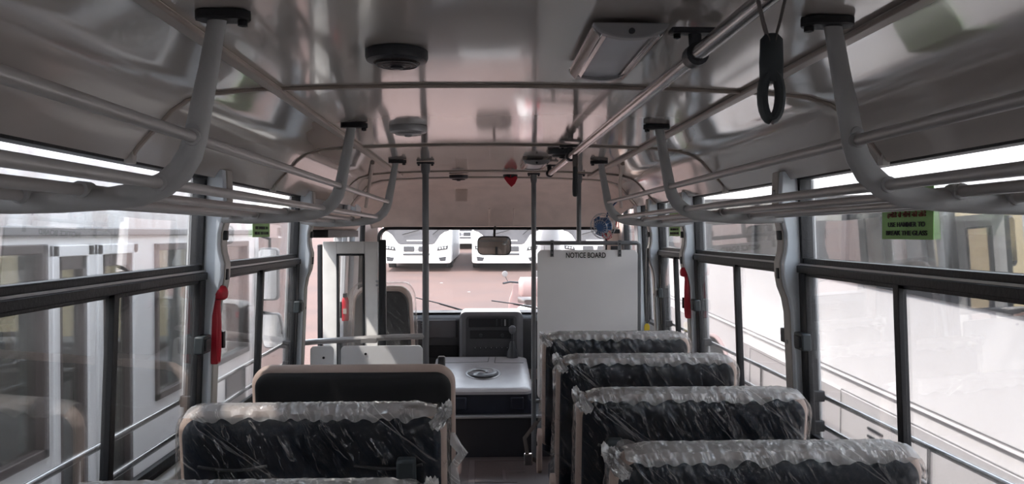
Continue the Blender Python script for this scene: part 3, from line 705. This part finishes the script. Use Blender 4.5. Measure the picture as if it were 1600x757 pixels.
def sticker(sg, yc, L, label, lines=True):
    t = thing('warning_sticker', label, 'sticker', (XC+sg*(hw(1.65)+.009), yc, 1.655), 'green hammer stickers')
    MB().box(-.0008, .0008, -L/2, L/2, -.072, .072).build('sheet', 'green', t)
    Rz = Matrix.Rotation(R(-90*sg), 4, 'Z') @ Matrix.Rotation(R(90), 4, 'X')
    def m_(z): return Matrix.Translation((-sg*.0022, 0, z)) @ Rz
    text_mesh('BREAK THE GLASS', 'lettering', 'ink', t, L*.80, .0135, m_(-.054))
    text_mesh('USE HAMMER TO', 'lettering', 'ink', t, L*.72, .0135, m_(-.030))
    text_mesh('हथौडे से शीशे को तोडे', 'lettering', 'inkr', t, L*.76, .020, m_(-.002))
    text_mesh('आपातकाल में', 'lettering', 'inkr', t, L*.70, .018, m_(.026))
sticker(1, 2.11, .26, 'large green hammer sticker on the nearest right window')
sticker(-1, 3.56, .27, 'small green hammer sticker on the left window beyond the first pillar')
sticker(1, 4.72, .26, 'small green hammer sticker on the far short right window')

# ---------------------------------------------------------------- engine cover, dash, gear lever
ec = thing('engine_cover', 'grey engine cover with swirl emblem on the front platform', 'engine cover', (-.015, 5.6, .365))
def lidz(y): return .155 + (y+.35)*.16
lid = MB(); rings = []
for i, dz in ((.03, -.03), (.0, -.018), (.0, .0), (.02, .010), (.06, .013)):
    rings.append([(a*(1-.03*(b+.36)), b, lidz(b)+dz) for a, b in rr(.71-2*i, .74-2*i, .055, 8)])
lid.loft(rings); lid.build('lid', 'cover', ec)
cs = MB(); cs.loft([[(a*k, b*k2+.01, z*(1+0*b)) for a, b in rr(.70, .72, .05, 8)] for k, k2, z in ((1.10, 1.0, .0), (1.06, 1.0, .05), (1.0, .98, .10), (1.0, .98, .135), (.96, .96, .16))])
cs.build('case', 'coverd', ec)
for a, b in ((-.26, -.10), (.20, .29)): MB().box(a, b, -.385, -.365, .03, .12).build('case_rib', 'coverd', ec, bevel=.01)
def on(x, y, h=.0145): return (x, y, lidz(y)+h)
em = MB()
em.sweep([on(.015+.118*math.cos(a), -.04+.118*math.sin(a), .014) for a in [2*math.pi*k/40 for k in range(41)]], .009, .006, seg=8, up=(0, 0, 1), caps=False)
emb = em.build('emblem_ring', 'silver', ec)
MB().lathe([(.112, .0), (.112, .004), (.05, .006)], on(.015, -.04, .010), seg=36).build('emblem_disc', 'dash2', ec).rotation_euler = (0, 0, 0)
for j in range(3):
    a0 = 2*math.pi*j/3 + .5
    pts = []; rad = []
    for k in range(15):
        u = k/14; a = a0 + u*2.5; q = .030 + .078*u
        pts.append(on(.015+q*math.cos(a), -.04+q*math.sin(a), .020)); rad.append(.35+.9*math.sin(math.pi*min(1, u*.9+.08)))
    MB().sweep(pts, .013, .004, seg=8, up=(0, 0, 1), radii=rad).build('emblem_blade', 'silver', ec)
for a, b in (((-.30, .20), (.05, .22)), ((.05, .22), (.06, .33)), ((.10, .20), (.11, .33)), ((.10, .20), (.32, .19))):
    MB().sweep([on(*a, .0135), on(*b, .0135)], .003, .0015, seg=6, up=(0, 0, 1)).build('lid_seam', 'blackp', ec)
gl = thing('gear_lever', 'black gear lever with round knob behind the engine cover', 'gear lever', (.225, 5.93, .652))
MB().lathe([(.045, -.012), (.040, .03), (.026, .06), (.024, .09), (.016, .11)], seg=20).build('boot', 'blackp', gl)
MB().tube((0, 0, .08), (0, -.01, .19), .008).build('stick', 'blackp', gl)
MB().lathe([(.010, .17), (.022, .18), (.028, .20), (.026, .222), (.012, .235)], (0, -.01, 0), seg=20).build('knob', 'dash2', gl)

da = thing('dashboard', 'dark grey dashboard with raised centre console under the windscreen', 'dashboard', (.085, 6.2, .365)); od = Vector((.085, 6.2, .365))
d_ = MB(lambda x, y, z: (x-od.x, y-od.y, z-od.z))
d_.loft([[(x, y, z) for y, z in ((6.20, .50), (6.18, .80), (6.19, .90), (6.24, .938), (6.46, .95), (6.46, .50))] for x in (-.93, 1.10)])
d_.build('dash_body', 'dash', da, bevel=.01)
D = lambda: MB(lambda x, y, z: (x-od.x, y-od.y, z-od.z))
D().box(-.93, 1.10, 6.25, 6.45, .948, .956).build('dash_top', 'riser', da, bevel=.004)
D().box(-.53, -.215, 6.168, 6.19, .76, .905).build('glovebox_lid', 'dash2', da, bevel=.008)
D().box(-.54, -.20, 6.170, 6.20, .60, .70).build('shelf_shade', 'black', da, bevel=.01)  # solid black block painted in for the shade inside an open shelf
v_ = D().box(-.50, -.43, 6.155, 6.172, .84, .895).build('air_vent', 'blackp', da, bevel=.004)
for k in range(3): D().box(-.495, -.435, 6.150, 6.158, .85+.014*k, .854+.014*k).build('vent_slat', 'silver', v_)
cn = D().loft([[(x_, y, z) for x_, z in [(.0635+a, .72+b) for a, b in rr(.50-2*i, .52-2*i, .05, 8)]] for i, y in ((.02, 6.03), (.0, 6.05), (0, 6.35))])
con = cn.build('console', 'dash2', da)
D().loft([[(.0635+a, y, .745+b) for a, b in rr(.40-2*i, .41-2*i, .03, 6)] for i, y in ((0, 6.031), (.0, 6.022), (.006, 6.020))]).build('console_fascia', 'dash', con)
D().box(-.115, .24, 6.008, 6.022, .865, .935).build('upper_slot', 'black', con, bevel=.004)
for x in (.10, .14, .165, .20): D().box(x, x+.012, 6.000, 6.010, .875, .925).build('slot_display', 'silver' if x > .15 and x < .19 else 'blackp', con)
D().box(-.105, .235, 6.008, 6.022, .775, .840).build('radio', 'black', con, bevel=.004)
for x in (-.02, .15): D().lathe([(.001, -.012), (.014, -.010), (.014, .0)], (x, 6.008, .80), axis='y', seg=14).build('dial', 'blackp', con)
for k in range(7): D().box(-.075+.042*k, -.052+.042*k, 6.010, 6.021, .690, .712).build('button', 'blackp', con, bevel=.002)
for k in range(7): D().box(-.067+.042*k, -.060+.042*k, 6.006, 6.011, .700, .705).build('button_mark', 'silver', con)
v2 = D().box(.40, .50, 6.155, 6.185, .80, .90).build('air_vent', 'blackp', da, bevel=.006)
# driver's binnacle and wheel, hidden behind the notice board from here
D().loft([[(.78+a, y, .97+b) for a, b in rr(.44, .20, .05, 6)] for y in (6.14, 6.4)]).build('binnacle', 'dash', da)
sw = thing('steering_wheel', 'black steering wheel on the driver side behind the notice board', 'steering wheel', (.78, 5.93, 1.02), rot=(R(55), 0, 0))
MB().torus((0, 0, 0), .21, .014, seg=40, s2=10).build('rim', 'blackp', sw)
MB().lathe([(.05, -.03), (.06, 0), (.04, .012)], seg=20).box(-.205, .205, -.015, .015, -.012, .0).build('hub', 'blackp', sw)
MB().tube((0, 0, -.03), (0, 0, -.12), .022).build('column', 'blackp', sw)

# ---------------------------------------------------------------- mirror, wipers, fan, extinguisher
rm = thing('rear_view_mirror', 'wide interior rear view mirror hanging at the windscreen top', 'mirror', (.09, 6.25, 1.50), rot=(R(3), 0, R(-3)))
MB().loft([[(a, y, b) for a, b in rr(.275-2*i, .155-2*i, .045, 8)] for i, y in ((.006, -.012), (0, -.008), (0, .012), (.03, .022))]).build('housing', 'black', rm)
MB().prism(rr(.258, .138, .038, 8), -.0145, -.0122).build('mirror_face', 'mirror', rm)
MB().sweep([(0, .01, .06), (0, .04, .11), (0, .16, .145)], .010, seg=10).build('stem', 'black', rm)
def wiper(x0, z0, x1, z1, px, pz, label):
    t = thing('windscreen_wiper', label, 'wiper', (px, 6.60, pz), 'windscreen wipers')
    MB().tube((0, 0, 0), ((x0+x1)/2-px, -.03, (z0+z1)/2-pz), .007, 8).build('arm', 'black', t)
    MB().sweep([(x0-px, -.05, z0-pz), ((x0+x1)/2-px, -.052, (z0+z1)/2-pz+.004), (x1-px, -.05, z1-pz)], .005, .008, seg=8, up=(0, 1, 0)).build('blade', 'black', t)
wiper(-.58, 1.055, -.17, .945, -.14, .925, 'black wiper lying low across the left of the windscreen')
wiper(.07, 1.025, .45, .965, .50, .945, 'black wiper pointing left, crossing behind the right pole')
fn = thing('cabin_fan', 'blue cabin fan with wire guard beside the notice board frame', 'fan', (.90, 5.75, 1.655), rot=(R(12), 0, R(-35)))
MB().lathe([(.016, -.04), (.042, -.035), (.058, 0), (.054, .05), (.03, .075)], axis='y', seg=20).build('motor', 'blue', fn)
cg = MB()
for rr_, yy_ in ((.098, 0), (.090, .03), (.090, -.03), (.055, -.045)): cg.torus((0, yy_, 0), rr_, .0022, axis='y', seg=32, s2=6)
for k in range(16):
    a = 2*math.pi*k/16
    cg.sweep([(.03*math.cos(a), -.05, .03*math.sin(a)), (.09*math.cos(a), -.03, .09*math.sin(a)), (.098*math.cos(a), 0, .098*math.sin(a)), (.09*math.cos(a), .03, .09*math.sin(a))], .0015, seg=5)
cg.build('wire_guard', 'silver', fn)
for k in range(3):
    a = 2*math.pi*k/3
    bl = MB(); bl.loft([[(q*math.cos(a+s) , -.012+.018*(s), q*math.sin(a+s)) for s in (-.35, -.1, .2, .5)] for q in (.02, .05, .08)], caps=False, closed=False)
    o = bl.build('blade', 'blue', fn); sm = o.modifiers.new('s', 'SOLIDIFY'); sm.thickness = .002
MB().box(-.075, .03, .0, .07, -.02, .055).build('mount', 'blue', fn, bevel=.01)
MB().sweep([(0, .05, .02), (.0, .12, .10), (.02, .30, .16)], .007, seg=8).build('arm', 'blue', fn)
for k, mt in enumerate(('redc', 'paper', 'redc')):
    MB().sweep([(.03, .0, -.02+.01*k), (.07, -.01, -.06-.012*k), (.04, -.02, -.10), (.0+.02*k, -.02, -.08), (-.01, 0, -.03)], .003, seg=6).build('wire', mt, fn)
wt = thing('wire_tail', 'short red wires hanging beside the blue fan', 'wire', (1.0, 5.75, 1.70))
MB().sweep([(0, 0, .02), (.003, 0, -.02), (-.003, 0, -.05)], .005, seg=6).sweep([(.02, 0, .01), (.017, 0, -.03), (.02, 0, -.06)], .003, seg=6).build('wire', 'redc', wt)
fe = thing('fire_extinguisher', 'small red fire extinguisher seen through the folded door pane', 'fire extinguisher', (-.945, 5.3, 1.0))
MB().lathe([(.022, 0), (.025, .01), (.025, .13), (.02, .155), (.012, .165)], seg=20).build('cylinder', 'red', fe)
MB().box(-.012, .012, -.03, .015, .163, .19).build('valve', 'black', fe, bevel=.003)
MB().prism([(-.012, .05), (.012, .05), (.012, .085), (-.012, .085)], -.0275, -.022).build('instruction_label', 'paper', fe)
MB().box(-.034, -.022, -.015, .015, .02, .13).build('wall_clip', 'black', fe)

# ---------------------------------------------------------------- outside guard bars
def guard(sg, y0, y1, label, posts):
    t = thing('window_guard', label, 'guard bars', (XC+sg*1.17, y0, .99), 'outside window guard bars'); o = Vector(t.location)
    for z in (1.0, .89): MB().tube(Vector((XC+sg*1.165, y0, z))-o, Vector((XC+sg*1.165, y1, z))-o, .0095, 12).build('bar', 'chrome', t)
    for y in posts:
        MB().tube(Vector((XC+sg*1.165, y, .89))-o, Vector((XC+sg*1.165, y, 1.0))-o, .007, 10).build('upright', 'chrome', t)
    for y in (y0+.01, y1-.01):
        for z in (1.0, .89): MB().box(XC+sg*1.135-.03-o.x, XC+sg*1.135+.035-o.x, y-.012-o.y, y+.012-o.y, z-.02-o.z, z+.02-o.z).build('bracket', 'black', t, bevel=.004)
for sg, nm in ((-1, 'left'), (1, 'right')):
    guard(sg, 1.46, 2.79, 'guard bars outside the nearest %s window' % nm, [2.1])
    guard(sg, 2.87, 4.19, 'guard bars outside the second %s window' % nm, [3.40 if sg > 0 else 3.5])
guard(1, 4.28, 5.07, 'guard bars outside the short far right window', [4.7])

# ---------------------------------------------------------------- ground
SL = .0375
def gz(y): return -.85 + SL*y
g = MB(); g.add([(-90, -60, gz(-60)), (90, -60, gz(-60)), (90, 120, gz(120)), (-90, 120, gz(120))], [(0, 1, 2, 3)])
g.add([(-90, -60, gz(-60)-.3), (90, -60, gz(-60)-.3), (90, 120, gz(120)-.3), (-90, 120, gz(120)-.3)], [(3, 2, 1, 0)])
g.build('ground', 'dirt', kind='structure')
lt = MB()
for (x, y, s) in ((-.4, 21.5, .06), (-.2, 18, .04), (1.6, 17, .03), (-1.3, 24, .07), (-2.0, 15.5, .03), (.4, 12.5, .025), (-3, 19, .04), (-1.1, 13, .025)):
    lt.box(x-s*.6, x+s*.6, y-s*.5, y+s*.5, gz(y), gz(y)+.01)
lo = lt.build('litter', 'paper', kind='stuff'); tag(lo, 'pale scraps of litter scattered on the red ground', 'litter')

# cream wall put in for an unidentified yellowish surface beyond the left neighbour bus
cw = MB(); 
for k in range(6): cw.box(-17+2*k, -15.02+2*k, 13, 13.15, gz(13)-.1, gz(13)+2.35)
M['cwall'] = mat('cream_wall_render', (.60, .50, .30), .9, bump=(20, .3))
cwo = cw.build('wall_yard', 'cwall', kind='structure', smooth=False); cwo['label'] = 'cream wall standing in for an unidentified yellowish surface beyond the left neighbour bus'
MB().box(-17.05, -4.98, 12.95, 13.2, gz(13)+2.35, gz(13)+2.45).build('coping', 'cwall', cwo, bevel=.02)

# ---------------------------------------------------------------- coaches parked opposite
def coach(x, y, label, first=None):
    if first:
        c = copy_tree(first); c.location = (x, y, gz(y)); c['label'] = label; return c
    t = thing('parked_coach', label, 'bus', (x, y, gz(y)), 'white coaches parked opposite')
    b = MB(); rings = []
    for yy_, w, zt_, r, zlo in ((0.0, 2.32, 1.9, .10, .32), (.04, 2.46, 2.9, .16, .31), (.22, 2.5, 3.12, .2, .30), (1.0, 2.5, 3.2, .2, .30), (10.5, 2.5, 3.2, .2, .30)):
        h = zt_-zlo; rings.append([(a, yy_ , zlo+h/2+bb) for a, bb in rr(w, h, r, 6, rb=.08)])
    b.loft(rings); b.build('body', 'buscoach', t)
    ws_ = [(-1.18, 1.50), (-1.02, 1.46), (-.86, 1.34), (-.74, 1.15), (-.66, 1.04), (-.56, 1.0), (.56, 1.0), (.66, 1.04), (.74, 1.15), (.86, 1.34), (1.02, 1.46), (1.18, 1.50), (1.12, 2.72), (-1.12, 2.72)]
    o = MB().prism(ws_, -.03, .10).build('windscreen', 'wscreen', t, bevel=.015)
    MB().box(-.34, .40, -.045, -.03, 1.12, 1.155).build('lettering_strip', 'buscoach', o)
    for s in (-1, 1):
        hb = MB().prism([(s*.74, .77), (s*.79, .91), (s*1.15, .96), (s*1.13, .82)], -.03, .05).build('headlamp', 'lamp', t, bevel=.01)
        for k in range(3): MB().lathe([(.001, -.01), (.030, -.008), (.034, .0)], (s*(.85+.10*k), -.032, .858+.012*k), axis='y', seg=12).build('lamp_cell', 'buscoach', hb)
        fb = MB().prism([(s*.80, .52), (s*.86, .39), (s*1.06, .40), (s*1.08, .56)], -.03, .05).build('fog_lamp', 'lamp', t, bevel=.01)
        MB().box(min(s*.08, s*.46), max(s*.08, s*.46), -.04, .05, .74, .93).build('upper_grille', 'cgrille', t, bevel=.01)
        MB().box(min(s*.02, s*.02)+s*1.251-.012, s*1.251+.012, 1.4, 10, 1.65, 2.6).build('side_glass', 'wscreen', t)
        for yw in (2.3, 8.0):
            wh = MB().lathe([(.001, -.13), (.30, -.13), (.48, -.12), (.5, -.08), (.5, .1), (.001, .12)], (s*1.12, yw, .5), axis='x', seg=28).build('wheel', 'tyre', t)
            MB().lathe([(.001, -.012), (.22, -.01), (.26, 0)], (s*1.25, yw, .5), axis='x', seg=20).build('hub', 'silver', wh)
        MB().sweep([(s*1.1, .1, 2.8), (s*1.38, -.15, 2.7), (s*1.40, -.2, 2.3)], .03, seg=8).box(min(s*1.3, s*1.5), max(s*1.3, s*1.5), -.28, -.18, 1.95, 2.35).build('side_mirror', 'busgrey', t)
    MB().box(-.48, .48, -.03, .05, .60, .675).build('lower_grille', 'cgrille', t, bevel=.01)
    MB().lathe([(.001, -.02), (.07, -.015), (.075, 0)], (0, -.02, .84), axis='y', seg=20).build('emblem', 'silver', t)
    for q in ([(-.5, -.06, 1.36), (.1, -.06, 1.52)], [(.6, -.06, 1.36), (1.0, -.06, 1.7)]): MB().sweep(q, .012, seg=6).build('wiper', 'black', t)
    return t
c1 = coach((651-755)*28/1200, 28, 'white coach opposite, left one seen through the windscreen')
c2 = coach((791-755)*28/1200, 28, 'white coach opposite, middle one behind the rear view mirror', c1)
c3 = coach((932-755)*28/1200, 28.2, 'white coach opposite, right one above the notice board', c1)
coach(-1.15, 42, 'white coach farther back in the gap between the two front coaches', c1)

# ---------------------------------------------------------------- scooter standing in front
sc = thing('motor_scooter', 'pink and white motor scooter standing beyond the windscreen by the right pole', 'scooter', (.73, 14.0, gz(14.0)), rot=(0, 0, R(6)))
for y in (-.6, .62):
    wv = MB().torus((0, y, .23), .18, .055, axis='x', seg=28, s2=10).build('wheel', 'tyre', sc)
    MB().lathe([(.001, -.03), (.12, -.03), (.12, .03), (.001, .03)], (0, y, .23), axis='x', seg=20).build('hub', 'silver', wv)
MB().loft([[(a*k, y, .34+z0+b*k) for a, b in rr(.34, .34, .10, 6)] for y, k, z0 in ((-.82, .4, .26), (-.6, .9, .20), (-.3, 1.0, .12), (-.05, .8, .05))]).build('rear_body', 'buswhite', sc)
MB().loft([[(a, y, z+b*.3) for a, b in rr(.28*k, .3*k, .05, 5)] for y, k, z in ((-.75, .7, .74), (-.4, 1.1, .74), (-.05, .8, .74))]).build('seat', 'brown', sc)
MB().box(-.16, .16, -.1, .4, .22, .29).build('footboard', 'busgrey', sc, bevel=.02)
MB().loft([[(a*k, y+.0, z+0*b) if False else (a*k, y+b*.3, z) for a, b in rr(.44, .2, .09, 6)] for y, k, z in ((.42, .7, .28), (.44, 1.0, .45), (.40, .95, .68), (.36, .7, .85), (.34, .6, .98))]).build('front_shield', 'pink', sc)
MB().sweep([(-.34, .22, 1.0), (-.2, .32, 1.02), (0, .36, 1.0), (.2, .32, 1.02), (.34, .22, 1.0)], .018, seg=8, up=(0, 0, 1)).build('handlebar', 'black', sc)
MB().tube((0, .36, 1.0), (0, .6, .25), .03, 10).build('fork', 'silver', sc)
for s in (-1, 1):
    m_ = MB().lathe([(.001, -.01), (.05, -.008), (.055, .008), (.001, .01)], (s*.30, .28, 1.17), axis='y', seg=16).build('mirror', 'busgrey', sc)
    MB().tube((s*.24, .30, 1.02), (s*.30, .28, 1.14), .006, 8).build('mirror_stem', 'black', m_)
MB().loft([[(a*k, -.72+b*k, z) for a, b in rr(.36, .34, .06, 6)] for z, k in ((.84, .9), (.87, 1), (1.10, 1), (1.16, .85))]).build('top_box', 'pink', sc)
MB().box(-.12, .12, -.9, -.87, .5, .6).build('tail_lamp', 'red', sc, bevel=.01)

# ---------------------------------------------------------------- neighbour bus on the left
nl = thing('neighbour_bus', 'white bus with folding doors parked close along the left side', 'bus', (-1.6, 2.0, -.80)); on_ = Vector((-1.6, 2.0, -.80))
def NB(): return MB(lambda o, y, z: (-o, y-on_.y, z-on_.z))       # o: depth behind the outer skin, to the left
holes = [(-2.6, -1.3, .78, 1.56), (-1.2, .05, .78, 1.56), (.15, 1.32, .78, 1.56), (1.42, 2.87, .78, 1.56), (2.90, 3.20, .0, 1.555), (3.23, 3.60, .0, 1.555), (3.80, 4.50, .78, 1.55), (4.62, 5.28, .80, 1.55)]
holes_wall(lambda o, y, z: (-o, y-on_.y, z-on_.z), 0, .05, [-3, 5.45], [-.55, 1.60], holes).build('side_panel', 'buswhite', nl, smooth=False)
far = [(-2.6, -1.3, .95, 1.56), (-1.2, .05, .95, 1.56), (.15, 1.32, .95, 1.56), (1.42, 2.7, .95, 1.56), (2.8, 4.0, .95, 1.56), (4.1, 5.2, .85, 1.56)]
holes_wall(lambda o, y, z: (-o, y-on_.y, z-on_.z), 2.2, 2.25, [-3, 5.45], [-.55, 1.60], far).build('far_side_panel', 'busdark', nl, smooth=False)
cv = NB(); rings = []
prof = [(0, 1.62), (.01, 1.85), (.06, 2.05), (.16, 2.18), (.4, 2.26), (1.1, 2.3), (1.8, 2.26), (2.09, 2.1), (2.25, 1.62), (2.2, 1.6), (1.1, 2.22), (.06, 1.60)]
cv.loft([[(a, y, b) for a, b in prof] for y in (-3, 5.4)]); cv.build('roof', 'busdirty', nl)
NB().box(-.018, .03, -3, 5.42, 1.59, 1.625).build('rain_gutter', 'busgrey', nl, bevel=.006)
for i, h in enumerate(holes):
    isd = i in (4, 5); fr = NB(); th = .035 if not isd else .045
    for a in ((h[0], h[0]+th, h[2], h[3]), (h[1]-th, h[1], h[2], h[3]), (h[0], h[1], h[3]-th, h[3]), (h[0], h[1], h[2], h[2]+th)): fr.box(-.012, .05, *a)
    wf = fr.build('door_leaf' if isd else 'window_frame', 'buswhite' if isd else 'brown', nl, bevel=.004)
    NB().box(.018, .022, h[0]+.02, h[1]-.02, h[2]+.02, h[3]-.02).build('pane', 'dglass', wf)
    if isd:
        s_ = NB()
        for a in ((h[0]+th, h[0]+th+.03, .35, h[3]-th), (h[1]-th-.03, h[1]-th, .35, h[3]-th), (h[0]+th, h[1]-th, h[3]-th-.05, h[3]-th)): s_.box(-.004, .03, *a)
        s_.build('leaf_seal', 'brown', wf)
NB().box(.3, 2.1, 5.0, 5.35, .2, .90).build('dashboard', 'dash', nl, bevel=.03)
NB().box(.05, 2.2, -3, 5.4, -.06, -.0).build('floor_pan', 'busdark', nl)
for k, (y, mt) in enumerate(((1.55, 'cream'), (2.05, 'teal'), (2.35, 'cream'), (2.95, 'cream'), (3.5, 'teal'), (3.85, 'cream'), (4.3, 'teal'), (4.7, 'cream'), (.5, 'cream'), (-.7, 'cream'))):
    w_ = .45 if mt == 'cream' else .16
    c_ = NB(); n = 18
    c_.loft([[(2.12+.025*math.sin(k_*1.7), y+w_*k_/n, z) for k_ in range(n+1)] for z in (.60, 1.56)], caps=False, closed=False)
    o = c_.build('curtain', mt, nl); sm = o.modifiers.new('s', 'SOLIDIFY'); sm.thickness = .006
st = NB(); 
for k in range(25):
    pass
q = MB(); q.torus((0, 0, 0), .20, .016, seg=36, s2=8); q.box(-.19, .19, -.014, .014, -.008, .008)
swl = q.build('steering_wheel', 'lcurt', nl); swl.location = (-1.40, 2.8, 1.78); swl.rotation_euler = (R(62), 0, R(12))
for (o_x, y) in ((.5, 2.0), (1.5, 2.0), (.5, 3.9), (1.5, 3.4), (.5, 1.1), (1.5, 1.1)):
    NB().loft([[(o_x+a, y-.03+.05*(1-zz), .2+zz*.75+0*b) if False else (o_x+a, y+b, .2+zz*.72) for a, b in rr(.62, .12, .05, 5)] for zz in (0, .5, .95, 1.0)]).build('seat_back', 'busdark', nl)
# front end: mirrors on arms
fr = NB().box(.0, 2.25, 5.42, 5.60, -.55, .72).box(.0, 2.25, 5.42, 5.56, 1.62, 1.9).box(.0, .09, 5.42, 5.56, .72, 1.62).box(2.16, 2.25, 5.42, 5.56, .72, 1.62)
fr.build('front_panel', 'buswhite', nl, bevel=.02)
NB().box(.09, 2.16, 5.50, 5.504, .72, 1.62).build('windscreen', 'glass', nl)
for (o0, o1, ya, yb) in ((.15, .19, 2.98, 3.14), (.15, .19, 4.37, 4.52)):
    c_ = NB(); n = 14
    c_.loft([[(o0+.015*math.sin(k_*1.9), ya+(yb-ya)*k_/n, z) for k_ in range(n+1)] for z in (.55, 1.56)], caps=False, closed=False)
    o = c_.build('curtain', 'teal', nl); sm = o.modifiers.new('s', 'SOLIDIFY'); sm.thickness = .006
m1 = NB().loft([[(-.02+a, y, 1.30+b) for a, b in rr(.15-2*i, .39-2*i, .035, 6)] for i, y in ((.008, 5.70), (0, 5.71), (0, 5.75), (.02, 5.78))]).build('side_mirror', 'busgrey', nl)
NB().prism([(-.02+a, 1.30+b) for a, b in rr(.13, .365, .028, 6)], 5.694, 5.699).build('mirror_face', 'mirror', m1)
m2 = NB().loft([[(-.04+a+b*.2, y, .88+b) for a, b in rr(.17-2*i, .26-2*i, .03, 6)] for i, y in ((.008, 5.72), (0, 5.73), (0, 5.77), (.02, 5.80))]).build('side_mirror', 'busgrey', nl)
NB().prism([(-.04+a+b*.2, .88+b) for a, b in rr(.15, .24, .025, 6)], 5.714, 5.719).build('mirror_face', 'mirror', m2)
NB().sweep([(.1, 5.55, 1.62), (-.02, 5.75, 1.56), (-.02, 5.75, 1.4)], .012, seg=8).sweep([(.1, 5.6, 1.05), (-.04, 5.78, 1.0), (-.04, 5.76, .75)], .012, seg=8).build('mirror_arm', 'black', nl)
NB().box(-.03, -.0, 4.64, 4.69, 1.12, 1.20).build('door_handle', 'busgrey', nl, bevel=.005)
NB().box(-.006, .01, 4.82, 5.22, .42, .72).build('vent_panel', 'brown', nl, bevel=.01)
for yw in (-1.5, 4.75):
    wv = NB().lathe([(.001, -.02), (.20, -.02), (.38, -.01), (.40, .05), (.40, .2), (.001, .2)], (.06, yw, -.42), axis='x', seg=26).build('wheel', 'tyre', nl)

# ---------------------------------------------------------------- neighbour bus on the right
nr = thing('neighbour_coach', 'big white coach with dark window band parked along the right side', 'bus', (2.27, 0, 0), rot=(R(2.0), 0, R(.95)))
def NR(): return MB()
Y0, Y1 = -6.0, 9.3
lo_ = NR(); rings = []
body = [(.0, -.45), (-.01, .45), (-.014, .48), (.0, .50), (.0, 1.15), (.06, 1.15), (.06, -.45)]
lo_.loft([[(a, y, b) for a, b in body] for y in (Y0, 6.50)]); lo_.loft([[(a, y, b) for a, b in body] for y in (7.62, Y1-.15)])
lo_.prism([(6.5, 1.15), (6.5, .2)] + [(7.06+.56*math.cos(math.pi-a), -.17+.56*math.sin(a)+.0) for a in [math.pi*k/14 for k in range(1, 14)]] + [(7.62, .2), (7.62, 1.15)], .0, .06, 'yz')
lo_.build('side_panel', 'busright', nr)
rim = NR(); rim.sweep([(-.008, 7.06+.57*math.cos(a), -.17+.57*math.sin(a)) for a in [math.pi*k/20 for k in range(21)]], .02, .02, seg=8, up=(1, 0, 0)); rim.build('arch_lip', 'pink', nr)
NR().lathe([(.001, .10), (.28, .08), (.46, .02), (.48, .06), (.48, .3), (.001, .3)], (.02, 7.06, -.36), axis='x', seg=32).build('wheel', 'tyre', nr)
NR().box(.04, .3, 6.4, 7.8, -.4, .42).build('wheel_well', 'tyre', nr)
NR().sweep([(-.004, Y0, .575), (-.004, Y1-.1, .575)], .009, .012, seg=8, up=(1, 0, 0)).build('body_rib', 'busright', nr, bevel=0)
NR().box(-.004, .01, Y0, Y1-.1, .592, .597).build('rib_seam', 'busgrey', nr)
NR().box(-.012, .01, Y0, 4.62, .487, .492).build('hatch_seam', 'busgrey', nr)
NR().box(-.014, .01, 4.615, 4.622, -.3, .49).build('hatch_seam', 'busgrey', nr)
NR().box(-.012, .01, 4.9, 6.15, .455, .460).box(-.013, .01, 6.145, 6.151, -.3, .46).build('hatch_seam', 'busgrey', nr)
for k in range(3):
    NR().box(-.016, .01, 4.14, 4.30, .335-.045*k, .349-.045*k).build('louvre', 'black', nr, bevel=.002)
    NR().box(-.016, .01, 3.74, 3.92, .28-.045*k, .294-.045*k).build('louvre', 'black', nr, bevel=.002)
# window band
n_ = 0
for y in [Y0+.1+1.5*k for k in range(10)]:
    fr = NR().box(-.012, .05, y, y+.06, 1.15, 1.66).box(-.012, .05, y, y+1.5, 1.15, 1.20).box(-.012, .05, y, y+1.5, 1.64, 1.67)
    wf = fr.build('window_frame', 'black', nr)
    NR().box(.01, .014, y+.04, y+1.5, 1.18, 1.65).build('pane', 'dglass', wf)
    for off, wd_, mt in ((.12, .20, 'lcurt'), (1.15, .26, 'lcurt')):
        c_ = NR(); n = 14
        c_.loft([[(.10+.02*math.sin(k_*1.7), y+off+wd_*k_/n*(1-.3*zz), z) for k_ in range(n+1)] for z, zz in ((.95, 0), (1.3, 1), (1.68, -.6))], caps=False, closed=False)
        o = c_.build('curtain', mt, nr); sm = o.modifiers.new('s', 'SOLIDIFY'); sm.thickness = .006
    for q in (.3, 1.0):
        NR().loft([[(.55+a, y+q+b, z) for a, b in rr(.7, .14*k, .05, 5)] for z, k in ((.7, 1), (1.35, 1), (1.45, .7))]).build('seat_back', 'wall', nr)
up_ = NR()
prof = [(-.0, 1.66), (.015, 1.85), (.06, 2.10), (.16, 2.28), (.4, 2.38), (1.2, 2.42), (2.0, 2.38), (2.34, 2.28), (2.4, 1.66), (2.34, 1.66), (2.3, 2.2), (.4, 2.3), (.08, 2.05), (.06, 1.66)]
up_.loft([[(a, y, b) for a, b in prof] for y in (Y0, Y1)]); up_.build('roof', 'buscoach', nr)
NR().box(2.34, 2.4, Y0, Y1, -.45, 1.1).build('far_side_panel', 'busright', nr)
NR().box(2.36, 2.38, Y0, Y1, 1.1, 1.66).build('far_glass', 'dglass', nr)
NR().box(.06, 2.34, Y0, Y1-.1, .45, .5).build('floor_pan', 'busdark', nr)
NR().loft([[(1.2+a, y, .95+b) for a, b in rr(2.4*k, 2.85*k, .2, 6)] for y, k in ((Y1-.15, 1.0), (Y1, .98), (Y1+.1, .9))]).build('nose', 'busright', nr)
NR().box(.2, 2.2, Y1+.08, Y1+.12, 1.0, 2.1).build('windscreen', 'wscreen', nr, bevel=.02)
